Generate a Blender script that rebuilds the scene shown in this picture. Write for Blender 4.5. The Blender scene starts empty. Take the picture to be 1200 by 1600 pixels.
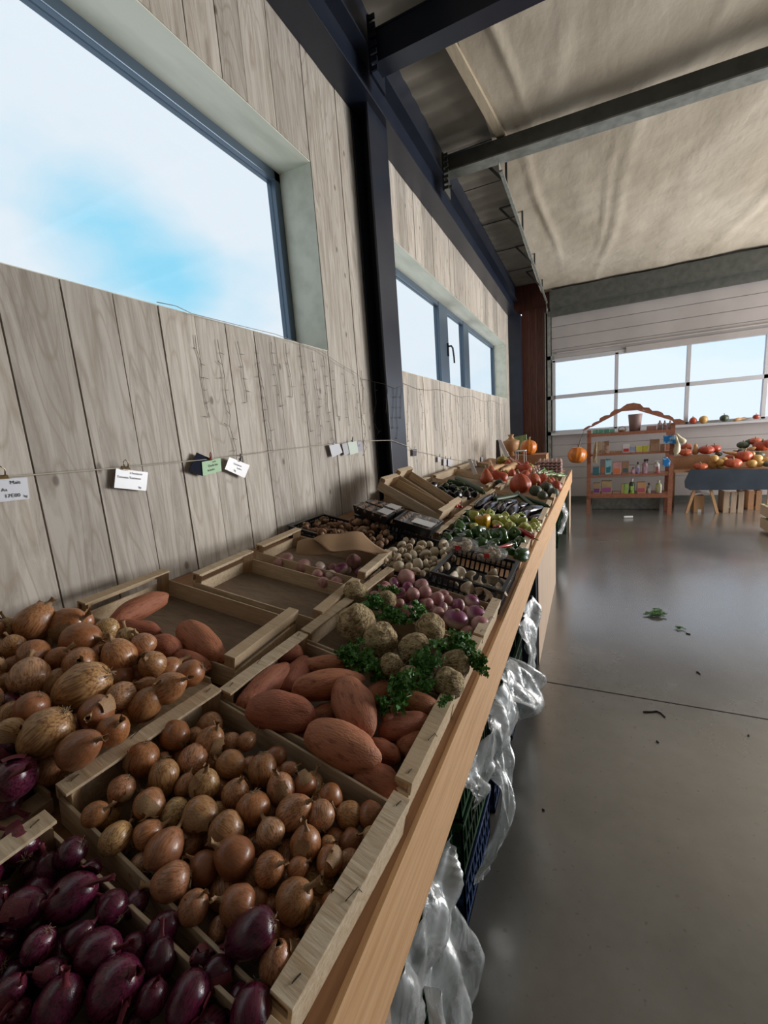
import bpy, bmesh, math, random
from mathutils import Vector, Matrix, Euler, noise
random.seed(7)
S = bpy.context.scene
COL = S.collection
# ------------------------------------------------------------------ camera
H = 1.55
YAW, PITCH, ROLL, FPX = -0.45268699, -0.17568213, -0.07539402, 664.956
cy, sy, cp, sp = math.cos(YAW), math.sin(YAW), math.cos(PITCH), math.sin(PITCH)
Fv = Vector((sy*cp, cy*cp, sp)); r0 = Vector((cy, -sy, 0)); u0 = r0.cross(Fv)
Rv = r0*math.cos(ROLL) + u0*math.sin(ROLL); Uv = -r0*math.sin(ROLL) + u0*math.cos(ROLL)
CAM = Vector((0, 0, H))
cd = bpy.data.cameras.new('camera'); cam = bpy.data.objects.new('camera', cd); COL.objects.link(cam)
cd.sensor_fit = 'VERTICAL'; cd.sensor_height = 24; cd.lens = FPX/1600*24; cd.clip_start = 0.02
cam.matrix_world = Matrix(((Rv.x, Uv.x, -Fv.x, 0), (Rv.y, Uv.y, -Fv.y, 0), (Rv.z, Uv.z, -Fv.z, H), (0, 0, 0, 1)))
S.camera = cam
S.view_settings.view_transform = 'Standard'; S.view_settings.look = 'None'
S.view_settings.exposure = 0.32; S.view_settings.gamma = 1
# ------------------------------------------------------------------ sky
W = bpy.data.worlds.new('sky'); S.world = W; W.use_nodes = True
nt = W.node_tree; nt.nodes.clear(); N = nt.nodes.new; K = nt.links.new
out = N('ShaderNodeOutputWorld'); bg = N('ShaderNodeBackground'); tc = N('ShaderNodeTexCoord')
mp = N('ShaderNodeMapping'); mp.inputs['Scale'].default_value = (1.0, 1.0, 2.2); mp.inputs['Location'].default_value = (0.35, 0.1, 0.15)
nz = N('ShaderNodeTexNoise'); nz.inputs['Scale'].default_value = 2.3; nz.inputs['Detail'].default_value = 7; nz.inputs['Roughness'].default_value = 0.5
rp = N('ShaderNodeValToRGB'); e = rp.color_ramp.elements
e[0].position = 0.14; e[0].color = (0.33, 0.76, 0.99, 1); e[1].position = 0.49; e[1].color = (0.86, 0.93, 1.0, 1)
m_ = rp.color_ramp.elements.new(0.31); m_.color = (0.62, 0.85, 0.99, 1)
# one gap of open blue between the clouds
dv = N('ShaderNodeVectorMath'); dv.operation = 'DOT_PRODUCT'
def ray(px, py): return (Fv + Rv*((px-600)/FPX) - Uv*((py-800)/FPX))
gd = ray(205, 408).normalized(); dv.inputs[1].default_value = gd
mr = N('ShaderNodeMapRange'); mr.inputs[1].default_value = 0.986; mr.inputs[2].default_value = 1.0; mr.inputs[3].default_value = 0; mr.inputs[4].default_value = 0.30
sb = N('ShaderNodeMath'); sb.operation = 'SUBTRACT'
K(tc.outputs['Generated'], mp.inputs[0]); K(mp.outputs[0], nz.inputs['Vector'])
K(tc.outputs['Generated'], dv.inputs[0]); K(dv.outputs['Value'], mr.inputs[0])
K(nz.outputs[0], sb.inputs[0]); K(mr.outputs[0], sb.inputs[1]); K(sb.outputs[0], rp.inputs[0])
K(rp.outputs[0], bg.inputs[0]); bg.inputs[1].default_value = 1.9; K(bg.outputs[0], out.inputs[0])
# ------------------------------------------------------------------ added fill lamps, and sky portals at the windows
def area(name, loc, rot, sx, sy_, power, color):
    l = bpy.data.lights.new(name, 'AREA'); l.shape = 'RECTANGLE'; l.size = sx; l.size_y = sy_; l.energy = power; l.color = color
    o = bpy.data.objects.new(name, l); COL.objects.link(o); o.location = loc; o.rotation_euler = rot; return o
area('fill_lamp_side', (6.9, 7.3, 1.5), (0, math.radians(90), 0), 2.4, 3.4, 400, (1.0, 0.97, 0.94))  # added lamp out of view, brightens the interior from the right
area('fill_lamp_end', (5.85, 9.25, 1.4), (math.radians(-90), 0, 0), 2.0, 2.5, 210, (1.0, 0.97, 0.93))  # added backlight out of view; the end wall behind it is closed
for nm, loc, rot, a_, b_ in (('sky_portal', (1.9, 9.28, 2.05), (math.radians(-90), 0, 0), 5.2, 1.4), ('sky_portal', (-1.72, 0.7, 2.6), (0, math.radians(-90), 0), 1.0, 3.3), ('sky_portal', (-1.72, 5.9, 2.6), (0, math.radians(-90), 0), 1.0, 5.8)):
    o = area(nm, loc, rot, a_, b_, 1, (1, 1, 1)); o.data.cycles.is_portal = True
# ------------------------------------------------------------------ helpers
def on(px, py, ax, v):
    d = ray(px, py); return CAM + d*((v-CAM[ax])/d[ax])
T = 0.2126
def sl(px, py, off=0.0):
    d = ray(px, py); return CAM + d*((.871+off-H)/(d.z+T*d.x))
def slz(x, off=0.0): return .871+off-T*x
def depth(p): return (p-CAM).dot(Fv)
def tag(o, label=None, cat=None, group=None, kind=None):
    if label: o['label'] = label
    if cat: o['category'] = cat
    if group: o['group'] = group
    if kind: o['kind'] = kind
    return o
def mat(name, c1, c2=None, rough=0.6, scale=8, stretch=(1, 1, 1), bump=0.0, bscale=None, metal=0.0, spec=0.5, coat=0.0, sss=0.0, ramp=(0.35, 0.65), rnd=None, detail=4, coords='Object', alpha=1.0, trans=0.0, dist=0.0):
    m = bpy.data.materials.new(name); m.use_nodes = True; t = m.node_tree; n = t.nodes; k = t.links.new
    p = n['Principled BSDF']; p.inputs['Roughness'].default_value = rough; p.inputs['Metallic'].default_value = metal
    p.inputs['Specular IOR Level'].default_value = spec; p.inputs['Coat Weight'].default_value = coat; p.inputs['Alpha'].default_value = alpha
    p.inputs['Transmission Weight'].default_value = trans
    if sss: p.inputs['Subsurface Weight'].default_value = sss; p.inputs['Subsurface Radius'].default_value = (0.01, 0.005, 0.003)
    p.inputs['Base Color'].default_value = (*c1, 1)
    tcn = n.new('ShaderNodeTexCoord'); mpn = n.new('ShaderNodeMapping'); mpn.inputs['Scale'].default_value = stretch
    k(tcn.outputs[coords], mpn.inputs[0])
    base = None
    if rnd:
        oi = n.new('ShaderNodeObjectInfo'); rr = n.new('ShaderNodeValToRGB'); rr.color_ramp.interpolation = 'LINEAR'
        els = rr.color_ramp.elements
        while len(els) < len(rnd): els.new(0.5)
        for i, c in enumerate(rnd): els[i].position = i/(len(rnd)-1); els[i].color = (*c, 1)
        k(oi.outputs['Random'], rr.inputs[0]); base = rr.outputs[0]
    if c2:
        nn = n.new('ShaderNodeTexNoise'); nn.inputs['Scale'].default_value = scale; nn.inputs['Detail'].default_value = detail; nn.inputs['Distortion'].default_value = dist
        k(mpn.outputs[0], nn.inputs['Vector'])
        r = n.new('ShaderNodeMapRange'); r.inputs[1].default_value = ramp[0]; r.inputs[2].default_value = ramp[1]; k(nn.outputs[0], r.inputs[0])
        mx = n.new('ShaderNodeMix'); mx.data_type = 'RGBA'; k(r.outputs[0], mx.inputs[0])
        mx.inputs[6].default_value = (*c1, 1); mx.inputs[7].default_value = (*c2, 1)
        if base: k(base, mx.inputs[6])
        base = mx.outputs[2]
    if base: k(base, p.inputs['Base Color'])
    if bump:
        bn = n.new('ShaderNodeTexNoise'); bn.inputs['Scale'].default_value = bscale or scale; bn.inputs['Detail'].default_value = 5; k(mpn.outputs[0], bn.inputs['Vector'])
        b = n.new('ShaderNodeBump'); b.inputs['Strength'].default_value = bump; b.inputs['Distance'].default_value = 0.01; k(bn.outputs[0], b.inputs['Height']); k(b.outputs[0], p.inputs['Normal'])
    return m
def finish(name, bm, m, parent=None, smooth=False, bevel=0.0):
    me = bpy.data.meshes.new(name); bmesh.ops.recalc_face_normals(bm, faces=bm.faces[:]) if bevel != -1 else None
    bm.to_mesh(me); bm.free()
    for p in me.polygons: p.use_smooth = smooth
    if m: me.materials.append(m)
    o = bpy.data.objects.new(name, me); COL.objects.link(o)
    if parent: o.parent = parent
    if bevel > 0:
        b = o.modifiers.new('bevel', 'BEVEL'); b.width = bevel; b.segments = 2; b.limit_method = 'ANGLE'
    return o
def meshof(name, bm, m, smooth=True):
    me = bpy.data.meshes.new(name); bm.to_mesh(me); bm.free()
    for p in me.polygons: p.use_smooth = smooth
    me.materials.append(m); return me
def empty(name, loc=(0, 0, 0), rot=(0, 0, 0)):
    o = bpy.data.objects.new(name, None); COL.objects.link(o); o.location = loc; o.rotation_euler = rot; o.empty_display_size = 0.05; return o
def box(bm, a, b, M=None):
    vs = [bm.verts.new(Vector((x, y, z))) for x in (a[0], b[0]) for y in (a[1], b[1]) for z in (a[2], b[2])]
    if M:
        for v in vs: v.co = M @ v.co
    for f in ((0, 1, 3, 2), (4, 6, 7, 5), (0, 4, 5, 1), (2, 3, 7, 6), (0, 2, 6, 4), (1, 5, 7, 3)): bm.faces.new([vs[i] for i in f])
    return vs
def prism(bm, pts, d):
    d = Vector(d); a = [bm.verts.new(Vector(p)) for p in pts]; b = [bm.verts.new(Vector(p)+d) for p in pts]; n = len(pts)
    bm.faces.new(a[::-1]); bm.faces.new(b)
    for i in range(n): bm.faces.new((a[i], a[(i+1) % n], b[(i+1) % n], b[i]))
def tube(bm, pts, r, seg=6, taper=None):
    pts = [Vector(p) for p in pts]; rings = []
    for i, p in enumerate(pts):
        d = (pts[min(i+1, len(pts)-1)]-pts[max(i-1, 0)]); d = d.normalized() if d.length > 1e-9 else Vector((0, 0, 1))
        a = d.cross(Vector((0.3, 0.9, 0.31))).normalized(); b = d.cross(a)
        rr = r*(taper[i] if taper else 1)
        rings.append([bm.verts.new(p+(a*math.cos(t)+b*math.sin(t))*rr) for t in [2*math.pi*j/seg for j in range(seg)]])
    for i in range(len(rings)-1):
        for j in range(seg): bm.faces.new((rings[i][j], rings[i][(j+1) % seg], rings[i+1][(j+1) % seg], rings[i+1][j]))
    bm.faces.new(rings[0][::-1]); bm.faces.new(rings[-1])
def lathe(bm, prof, seg=20, lobes=0, lobe_amp=0.0, nz_amp=0.0, nz_scale=2.0, bend=0.0, seed=0, flat=1.0, wr=0.0):
    so = Vector((seed*7.31, seed*3.7, seed*1.9)); rings = []
    for (z, r) in prof:
        ring = []
        for j in range(seg):
            a = 2*math.pi*j/seg
            rr = r*(1+lobe_amp*(abs(math.cos(lobes*a/2))-0.6 if lobes else 0)+wr*math.sin(a*13+seed))
            v = Vector((math.cos(a)*rr, math.sin(a)*rr*flat, z))
            if nz_amp: v += v.normalized()*noise.noise(v*nz_scale+so)*nz_amp if v.length > 1e-6 else Vector()
            v.x += bend*z*z
            ring.append(bm.verts.new(v))
        rings.append(ring)
    for i in range(len(rings)-1):
        for j in range(seg): bm.faces.new((rings[i][j], rings[i][(j+1) % seg], rings[i+1][(j+1) % seg], rings[i+1][j]))
    bm.faces.new(rings[0][::-1]); bm.faces.new(rings[-1])
def ellprof(n, a=1.0, b=1.0, p=1.0):
    return [(-b*math.cos(math.pi*i/n), max(0.02, a*math.sin(math.pi*i/n)**p)) for i in range(0, n+1)]
def B(): return bmesh.new()
def bx(name, m, parent, a, b, bevel=0.0, M=None):
    q = B(); box(q, a, b, M); return finish(name, q, m, parent, bevel=bevel)
# ------------------------------------------------------------------ materials
def wood(name, c1, c2, stretch, rough=0.6, bump=0.15, scale=6, rnd=None): return mat(name, c1, c2, rough=rough, scale=scale, stretch=stretch, bump=bump, ramp=(0.3, 0.7), detail=8, dist=0.6, rnd=rnd)
m_steel = mat('dark_painted_steel', (0.012, 0.017, 0.032), (0.018, 0.024, 0.040), rough=0.33, scale=5)
m_alu = mat('blue_grey_aluminium', (0.10, 0.14, 0.19), rough=0.35, metal=0.4)
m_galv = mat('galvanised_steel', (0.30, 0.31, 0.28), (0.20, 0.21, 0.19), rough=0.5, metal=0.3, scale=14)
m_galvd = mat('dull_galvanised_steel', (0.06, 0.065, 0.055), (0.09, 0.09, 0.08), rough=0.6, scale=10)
m_reveal = mat('whitewashed_reveal', (0.80, 0.80, 0.68), (0.60, 0.61, 0.50), rough=0.7, scale=3, stretch=(3, .6, 3), bump=0.1, detail=9, ramp=(.45, .8))
m_red = wood('red_brown_cladding', (0.16, 0.05, 0.025), (0.07, 0.018, 0.012), (9, 9, 0.6), rough=0.5)
m_pine = wood('pale_pine', (0.62, 0.385, 0.20), (0.48, 0.265, 0.12), (14, 0.7, 14), rough=0.6)
m_pine_top = wood('brown_pine', (0.40, 0.22, 0.11), (0.28, 0.14, 0.07), (14, 0.7, 14), rough=0.65)
m_board = wood('weathered_pale_board', (0.50, 0.38, 0.28), (0.38, 0.27, 0.19), (12, 12, 0.7), rough=0.6)
m_crate = wood('poplar_crate_wood', (0.60, 0.47, 0.32), (0.47, 0.34, 0.21), (2.5, 18, 18), rough=0.7, rnd=[(0.60, 0.47, 0.32), (0.68, 0.57, 0.42), (0.52, 0.39, 0.25)])
m_cratev = wood('poplar_crate_post', (0.50, 0.34, 0.19), (0.36, 0.21, 0.11), (16, 16, 2.5), rough=0.7)
m_crateb = wood('crate_base_board', (0.26, 0.19, 0.13), (0.19, 0.13, 0.09), (3, 10, 10), rough=0.8)
m_staple = mat('rusty_staple', (0.05, 0.04, 0.03), rough=0.5, metal=0.5)
m_conc = None
def concrete():
    m = bpy.data.materials.new('polished_concrete'); m.use_nodes = True; t = m.node_tree; n = t.nodes; k = t.links.new; p = n['Principled BSDF']
    tcn = n.new('ShaderNodeTexCoord'); a = n.new('ShaderNodeTexNoise'); a.inputs['Scale'].default_value = 1.3; a.inputs['Detail'].default_value = 8
    a.inputs['Roughness'].default_value = 0.62
    k(tcn.outputs['Object'], a.inputs['Vector']); r = n.new('ShaderNodeValToRGB'); e = r.color_ramp.elements
    e[0].position = 0.3; e[0].color = (0.080, 0.077, 0.069, 1); e[1].position = 0.72; e[1].color = (0.170, 0.165, 0.152, 1); k(a.outputs[0], r.inputs[0])
    sp_ = n.new('ShaderNodeTexNoise'); sp_.inputs['Scale'].default_value = 38; sp_.inputs['Detail'].default_value = 2; k(tcn.outputs['Object'], sp_.inputs['Vector'])
    mr = n.new('ShaderNodeMapRange'); mr.inputs[1].default_value = 0.67; mr.inputs[2].default_value = 0.73; mr.inputs[4].default_value = 0.6; k(sp_.outputs[0], mr.inputs[0])
    mx = n.new('ShaderNodeMix'); mx.data_type = 'RGBA'; mx.inputs[7].default_value = (0.07, 0.06, 0.05, 1); k(mr.outputs[0], mx.inputs[0]); k(r.outputs[0], mx.inputs[6]); k(mx.outputs[2], p.inputs['Base Color'])
    m2 = n.new('ShaderNodeMapRange'); m2.inputs[3].default_value = 0.14; m2.inputs[4].default_value = 0.34; k(a.outputs[0], m2.inputs[0]); k(m2.outputs[0], p.inputs['Roughness'])
    p.inputs['Specular IOR Level'].default_value = 0.6; p.inputs['Coat Weight'].default_value = 1.0; p.inputs['Coat IOR'].default_value = 2.1; k(m2.outputs[0], p.inputs['Coat Roughness'])
    return m
def plankmat():
    m = bpy.data.materials.new('whitewashed_planks'); m.use_nodes = True; t = m.node_tree; n = t.nodes; k = t.links.new; p = n['Principled BSDF']
    tcn = n.new('ShaderNodeTexCoord'); at = n.new('ShaderNodeAttribute'); at.attribute_name = 'tone'
    add = n.new('ShaderNodeVectorMath'); add.operation = 'MULTIPLY_ADD'; k(at.outputs['Color'], add.inputs[0]); add.inputs[1].default_value = (17, 31, 23); k(tcn.outputs['Object'], add.inputs[2])
    mp = n.new('ShaderNodeMapping'); mp.inputs['Scale'].default_value = (9, 9, 0.9); k(add.outputs[0], mp.inputs[0])
    a = n.new('ShaderNodeTexNoise'); a.inputs['Scale'].default_value = 2.4; a.inputs['Detail'].default_value = 9; a.inputs['Roughness'].default_value = 0.65; a.inputs['Distortion'].default_value = 1.2; k(mp.outputs[0], a.inputs['Vector'])
    # ring figure of the sawn grain
    mp2 = n.new('ShaderNodeMapping'); mp2.inputs['Scale'].default_value = (5, 5, 0.75); k(add.outputs[0], mp2.inputs[0])
    w = n.new('ShaderNodeTexNoise'); w.inputs['Scale'].default_value = 1.1; w.inputs['Detail'].default_value = 1.5; k(mp2.outputs[0], w.inputs['Vector'])
    mu = n.new('ShaderNodeMath'); mu.operation = 'MULTIPLY'; mu.inputs[1].default_value = 34; k(w.outputs[0], mu.inputs[0])
    fr = n.new('ShaderNodeMath'); fr.operation = 'PINGPONG'; fr.inputs[1].default_value = 1.0; k(mu.outputs[0], fr.inputs[0])
    rg = n.new('ShaderNodeMapRange'); rg.inputs[1].default_value = 0.72; rg.inputs[2].default_value = 1.0; rg.inputs[3].default_value = 0; rg.inputs[4].default_value = 0.6; k(fr.outputs[0], rg.inputs[0])
    r = n.new('ShaderNodeValToRGB'); e = r.color_ramp.elements; e[0].position = 0.30; e[0].color = (0.31, 0.262, 0.21, 1); e[1].position = 0.60; e[1].color = (0.57, 0.52, 0.455, 1); k(a.outputs[0], r.inputs[0])
    mx = n.new('ShaderNodeMix'); mx.data_type = 'RGBA'; mx.inputs[7].default_value = (0.34, 0.27, 0.20, 1); k(rg.outputs[0], mx.inputs[0]); k(r.outputs[0], mx.inputs[6])
    # knots
    sy2 = n.new('ShaderNodeSeparateXYZ'); k(add.outputs[0], sy2.inputs[0]); mp3 = n.new('ShaderNodeCombineXYZ'); k(sy2.outputs[1], mp3.inputs[0]); ms_ = n.new('ShaderNodeMath'); ms_.operation = 'MULTIPLY'; ms_.inputs[1].default_value = .55; k(sy2.outputs[2], ms_.inputs[0]); k(ms_.outputs[0], mp3.inputs[1])
    vo = n.new('ShaderNodeTexVoronoi'); vo.voronoi_dimensions = '2D'; vo.inputs['Scale'].default_value = 2.8; k(mp3.outputs[0], vo.inputs['Vector'])
    kr = n.new('ShaderNodeMapRange'); kr.inputs[1].default_value = 0.016; kr.inputs[2].default_value = 0.034; kr.inputs[3].default_value = 0.75; kr.inputs[4].default_value = 0; k(vo.outputs['Distance'], kr.inputs[0])
    mk_ = n.new('ShaderNodeMix'); mk_.data_type = 'RGBA'; mk_.inputs[7].default_value = (0.10, 0.07, 0.05, 1); k(kr.outputs[0], mk_.inputs[0]); k(mx.outputs[2], mk_.inputs[6])
    hs = n.new('ShaderNodeHueSaturation'); k(mk_.outputs[2], hs.inputs['Color'])
    sx = n.new('ShaderNodeSeparateColor'); k(at.outputs['Color'], sx.inputs[0])
    vr = n.new('ShaderNodeMapRange'); vr.inputs[3].default_value = 0.78; vr.inputs[4].default_value = 1.15; k(sx.outputs[0], vr.inputs[0]); k(vr.outputs[0], hs.inputs['Value'])
    k(hs.outputs[0], p.inputs['Base Color']); p.inputs['Roughness'].default_value = 0.62
    b = n.new('ShaderNodeBump'); b.inputs['Strength'].default_value = 0.2; b.inputs['Distance'].default_value = 0.005; k(a.outputs[0], b.inputs['Height']); k(b.outputs[0], p.inputs['Normal'])
    return m
def glassmat(name, tint, gloss=0.015):
    m = bpy.data.materials.new(name); m.use_nodes = True; t = m.node_tree; n = t.nodes; n.clear(); k = t.links.new
    o = n.new('ShaderNodeOutputMaterial'); tr = n.new('ShaderNodeBsdfTransparent'); tr.inputs[0].default_value = (*tint, 1)
    g = n.new('ShaderNodeBsdfGlossy'); g.inputs['Roughness'].default_value = 0.03; mx = n.new('ShaderNodeMixShader'); mx.inputs[0].default_value = gloss
    k(tr.outputs[0], mx.inputs[1]); k(g.outputs[0], mx.inputs[2]); k(mx.outputs[0], o.inputs[0]); return m
m_plank = plankmat(); m_conc = concrete(); m_glass = glassmat('window_glass', (0.625, 0.635, 0.64)); m_glass2 = glassmat('gate_glazing', (0.66, 0.68, 0.71), 0.04)
def plastic(name='clear_film', op=0.35, dop=0.45):
    m = bpy.data.materials.new(name); m.use_nodes = True; t = m.node_tree; n = t.nodes; n.clear(); k = t.links.new
    o = n.new('ShaderNodeOutputMaterial'); tr = n.new('ShaderNodeBsdfTransparent'); p = n.new('ShaderNodeBsdfPrincipled')
    p.inputs['Base Color'].default_value = (0.60, 0.63, 0.64, 1); p.inputs['Roughness'].default_value = 0.18; p.inputs['Specular IOR Level'].default_value = 0.9; p.inputs['Coat Weight'].default_value = 0.6
    tc_ = n.new('ShaderNodeTexCoord'); a = n.new('ShaderNodeTexNoise'); a.inputs['Scale'].default_value = 9; a.inputs['Detail'].default_value = 3; a.inputs['Distortion'].default_value = 1.5; k(tc_.outputs['Object'], a.inputs['Vector'])
    b = n.new('ShaderNodeBump'); b.inputs['Strength'].default_value = 0.8; b.inputs['Distance'].default_value = 0.01; k(a.outputs[0], b.inputs['Height']); k(b.outputs[0], p.inputs['Normal'])
    mr = n.new('ShaderNodeMapRange'); mr.inputs[1].default_value = 0.35; mr.inputs[2].default_value = 0.65; mr.inputs[3].default_value = op; mr.inputs[4].default_value = min(1, op+dop); k(a.outputs[0], mr.inputs[0])
    mx = n.new('ShaderNodeMixShader'); k(mr.outputs[0], mx.inputs[0]); k(tr.outputs[0], mx.inputs[1]); k(p.outputs[0], mx.inputs[2]); k(mx.outputs[0], o.inputs[0]); return m
m_film = plastic('plastic_film', 0.14, 0.5); m_wrap = plastic('tight_wrap', 0.10, .3); m_bagf = plastic('bag_film', .12, .22)
def flat(name, c, rough=0.6, **kw): return mat(name, c, rough=rough, **kw)
m_white = flat('white_card', (0.72, 0.73, 0.76), 0.4); m_black = flat('black_plastic', (0.012, 0.012, 0.014), 0.35); m_ink = flat('black_ink', (0.01, 0.01, 0.012), 0.6)
m_cord = flat('pale_cord', (0.50, 0.46, 0.38), 0.7); m_brass = flat('brass_clip', (0.35, 0.27, 0.16), 0.3, metal=0.9)
# ================================================================== SETTING
WX = -1.42; YE = 9.3; ZC = 4.22; YB = -3.0; XR = 7.0
def struct(name, bm, m, parent=None, smooth=False, bevel=0.0):
    o = finish(name, bm, m, parent, smooth, bevel)
    if not parent: o['kind'] = 'structure'
    return o
q = B(); box(q, (WX-0.3, YB-0.2, -0.12), (XR+0.2, YE+0.5, 0)); struct('floor', q, m_conc)
q = B(); box(q, (WX, 2.528, 0.0), (XR, 2.534, 0.0015)); tag(struct('trim_1', q, flat('joint_black', (0.01, 0.01, 0.01))), 'thin dark saw-cut joint across the concrete floor')
# plank wall
ZS0, ZS1 = 2.08, 3.10; W1 = (-0.9, 2.32); W2 = (3.05, 8.75)
joints = sorted([on(45, 700, 0, WX).y, on(143, 700, 0, WX).y, on(217, 700, 0, WX).y, on(281, 700, 0, WX).y, on(333, 700, 0, WX).y, on(377, 700, 0, WX).y, on(418, 700, 0, WX).y, on(449, 700, 0, WX).y, on(485, 700, 0, WX).y, on(526, 700, 0, WX).y, on(548, 700, 0, WX).y, on(568, 700, 0, WX).y])
y = joints[0]
while y > YB: y -= random.choice((0.13, 0.155, 0.18)); joints.append(y)
y = max(joints)
while y < YE: y += random.choice((0.17, 0.22, 0.3, 0.36)); joints.append(y)
joints = sorted(j for j in joints if YB < j < YE)
bm = B(); lay = bm.loops.layers.float_color.new('tone')
cuts = sorted(set(joints+[YB, YE, *W1, *W2]))
tone = (0.5, .5, .5, 1)
for a, b in zip(cuts[:-1], cuts[1:]):
    if a in joints or a == YB: tone = (random.random(), random.random(), random.random(), 1); xo = random.uniform(-0.002, 0.002)
    g0 = 0.0025 if a in joints else 0; g1 = 0.0025 if b in joints else 0
    mid = (a+b)/2; inwin = W1[0] < mid < W1[1] or W2[0] < mid < W2[1]
    for z0, z1 in (((0, ZS0), (ZS1, ZC)) if inwin else ((0, ZC),)):
        nf = len(bm.faces); box(bm, (WX-0.02, a+g0, z0), (WX+xo, b-g1, z1)); bm.faces.ensure_lookup_table()
        for f in bm.faces[nf:]:
            for l in f.loops: l[lay] = tone
struct('wall_left', bm, m_plank)
# dark backing behind the planks, in four pieces around each opening
q = B()
for (a, b, c, d) in ((YB, W1[0]-.02, 0, ZC), (W1[0], W1[1], 0, ZS0-.02), (W1[0], W1[1], ZS1+.02, ZC), (W1[1]+.02, W2[0]-.02, 0, ZC), (W2[0], W2[1], 0, ZS0-.02), (W2[0], W2[1], ZS1+.02, ZC), (W2[1]+.02, YE, 0, ZC)):
    box(q, (WX-0.30, a, c), (WX-0.022, b, d))
struct('wall_left_backing', q, flat('dark_backing', (0.02, 0.018, 0.016), 0.9))['kind'] = 'structure'
XF = -1.67
def window(name, W_, mull, handle=None):
    root = empty(name, (XF, W_[0], ZS0)); root['kind'] = 'structure'; root.location = (0, 0, 0)
    q = B(); w = 0.0
    box(q, (XF-0.03, W_[0], ZS1-.004), (WX-0.004, W_[1], ZS1+0.02)); finish('reveal', q, m_reveal, root)
    q = B(); box(q, (XF-0.03, W_[1]-.004, ZS0+.0045), (WX-0.004, W_[1]+0.02, ZS1-.0045)); finish('reveal', q, m_reveal, root)
    q = B(); box(q, (XF-0.03, W_[0]-0.02, ZS0+.0045), (WX-0.004, W_[0]+.004, ZS1-.0045)); finish('reveal', q, m_reveal, root)
    q = B(); box(q, (XF-0.03, W_[0], ZS0-0.02), (WX-0.004, W_[1], ZS0+.004)); finish('sill', q, m_reveal, root)
    fw = 0.055; q = B()
    box(q, (XF-0.03, W_[0], ZS1-fw), (XF+0.03, W_[1], ZS1)); box(q, (XF-0.03, W_[0], ZS0), (XF+0.03, W_[1], ZS0+fw))
    box(q, (XF-0.03, W_[0], ZS0), (XF+0.03, W_[0]+fw, ZS1)); box(q, (XF-0.03, W_[1]-fw, ZS0), (XF+0.03, W_[1], ZS1))
    for a, b in mull: box(q, (XF-0.035, a, ZS0), (XF+0.035, b, ZS1))
    finish('frame', q, m_alu, root, bevel=0.004)
    ed = [W_[0]+fw]+[v for ab in mull for v in ab]+[W_[1]-fw]
    for i in range(0, len(ed), 2): bx('pane', m_glass, root, (XF-0.004, ed[i], ZS0+fw), (XF+0.004, ed[i+1], ZS1-fw))
    if handle:
        q = B(); box(q, (XF+0.035, handle-0.016, 2.50), (XF+0.05, handle+0.016, 2.66)); tube(q, [(XF+0.05, handle, 2.62), (XF+0.085, handle, 2.62), (XF+0.09, handle+0.05, 2.60), (XF+0.09, handle+0.09, 2.50), (XF+0.09, handle+0.10, 2.42)], 0.012)
        finish('handle', q, m_black, root)
ma = on(684, 540, 0, XF).y; mb = on(697, 540, 0, XF).y; mc_ = on(722, 560, 0, XF).y; md = on(730, 560, 0, XF).y
window('window_1', W1, []); window('window_2', W2, [(ma, mb), (mc_, md)], mb-0.06)
# steel column (H profile) and eave beam
q = B(); box(q, (WX+0.002, 2.86, 0), (WX+0.016, 3.16, 3.66)); box(q, (-1.306, 2.86, 0), (-1.292, 3.16, 3.66)); box(q, (WX+0.016, 3.0, 0), (-1.306, 3.015, 3.66))
struct('trim_2', q, m_steel, bevel=0.002)['label'] = 'dark steel column between the two wall windows'
q = B(); box(q, (WX+0.002, YB, 3.66), (-1.25, YE, 3.675)); box(q, (-1.345, YB, 3.675), (-1.333, YE, 3.935)); box(q, (WX+0.002, YB, 3.935), (-1.25, YE, 3.95)); struct('trim_3', q, m_steel, bevel=0.002)
q = B(); box(q, (-1.40, YB, 3.952), (-1.30, YE, ZC)); box(q, (-1.30, YB, 3.97), (-1.292, YE, ZC)); struct('trim_4', q, m_steel)
# corner column and red-brown cladding on the end wall
q = B(); box(q, (WX+0.002, YE-0.28, 0), (-1.40, YE-0.0, 3.66)); box(q, (-1.21, YE-0.28, 0), (-1.19, YE-0.0, 3.66)); box(q, (-1.40, YE-0.15, 0), (-1.21, YE-0.135, 3.66)); box(q, (-1.40, YE-0.28, 0), (-1.21, YE-0.27, 3.66)); struct('trim_5', q, m_steel)
q = B()
for i in range(4): box(q, (-1.19+i*0.132, YE-0.04-0.004*(i % 2), 0), (-1.19+(i+1)*0.132-0.003, YE, 3.75))
box(q, (-0.66, YE-.02, 3.55), (XR, YE, ZC)); box(q, (4.7, YE-.02, 0), (XR, YE, 3.55)); box(q, (-1.42, YE-.015, 3.7), (-.6, YE, ZC)); struct('wall_end', q, m_red)
# other walls, out of the frame: plain plaster, with a wide unseen opening added for light
m_pl = flat('plaster', (0.16, 0.15, 0.14), 0.8)
q = B(); box(q, (XR, YB, 0), (XR+0.15, 3.2, ZC)); box(q, (XR, 9.0, 0), (XR+0.15, YE, ZC)); box(q, (XR, 3.2, 3.75), (XR+0.15, 9.0, ZC)); struct('wall_right', q, m_pl)
q = B(); box(q, (WX-0.3, YB-0.15, 0), (XR+0.15, YB, ZC)); struct('wall_back', q, m_pl)
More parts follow.
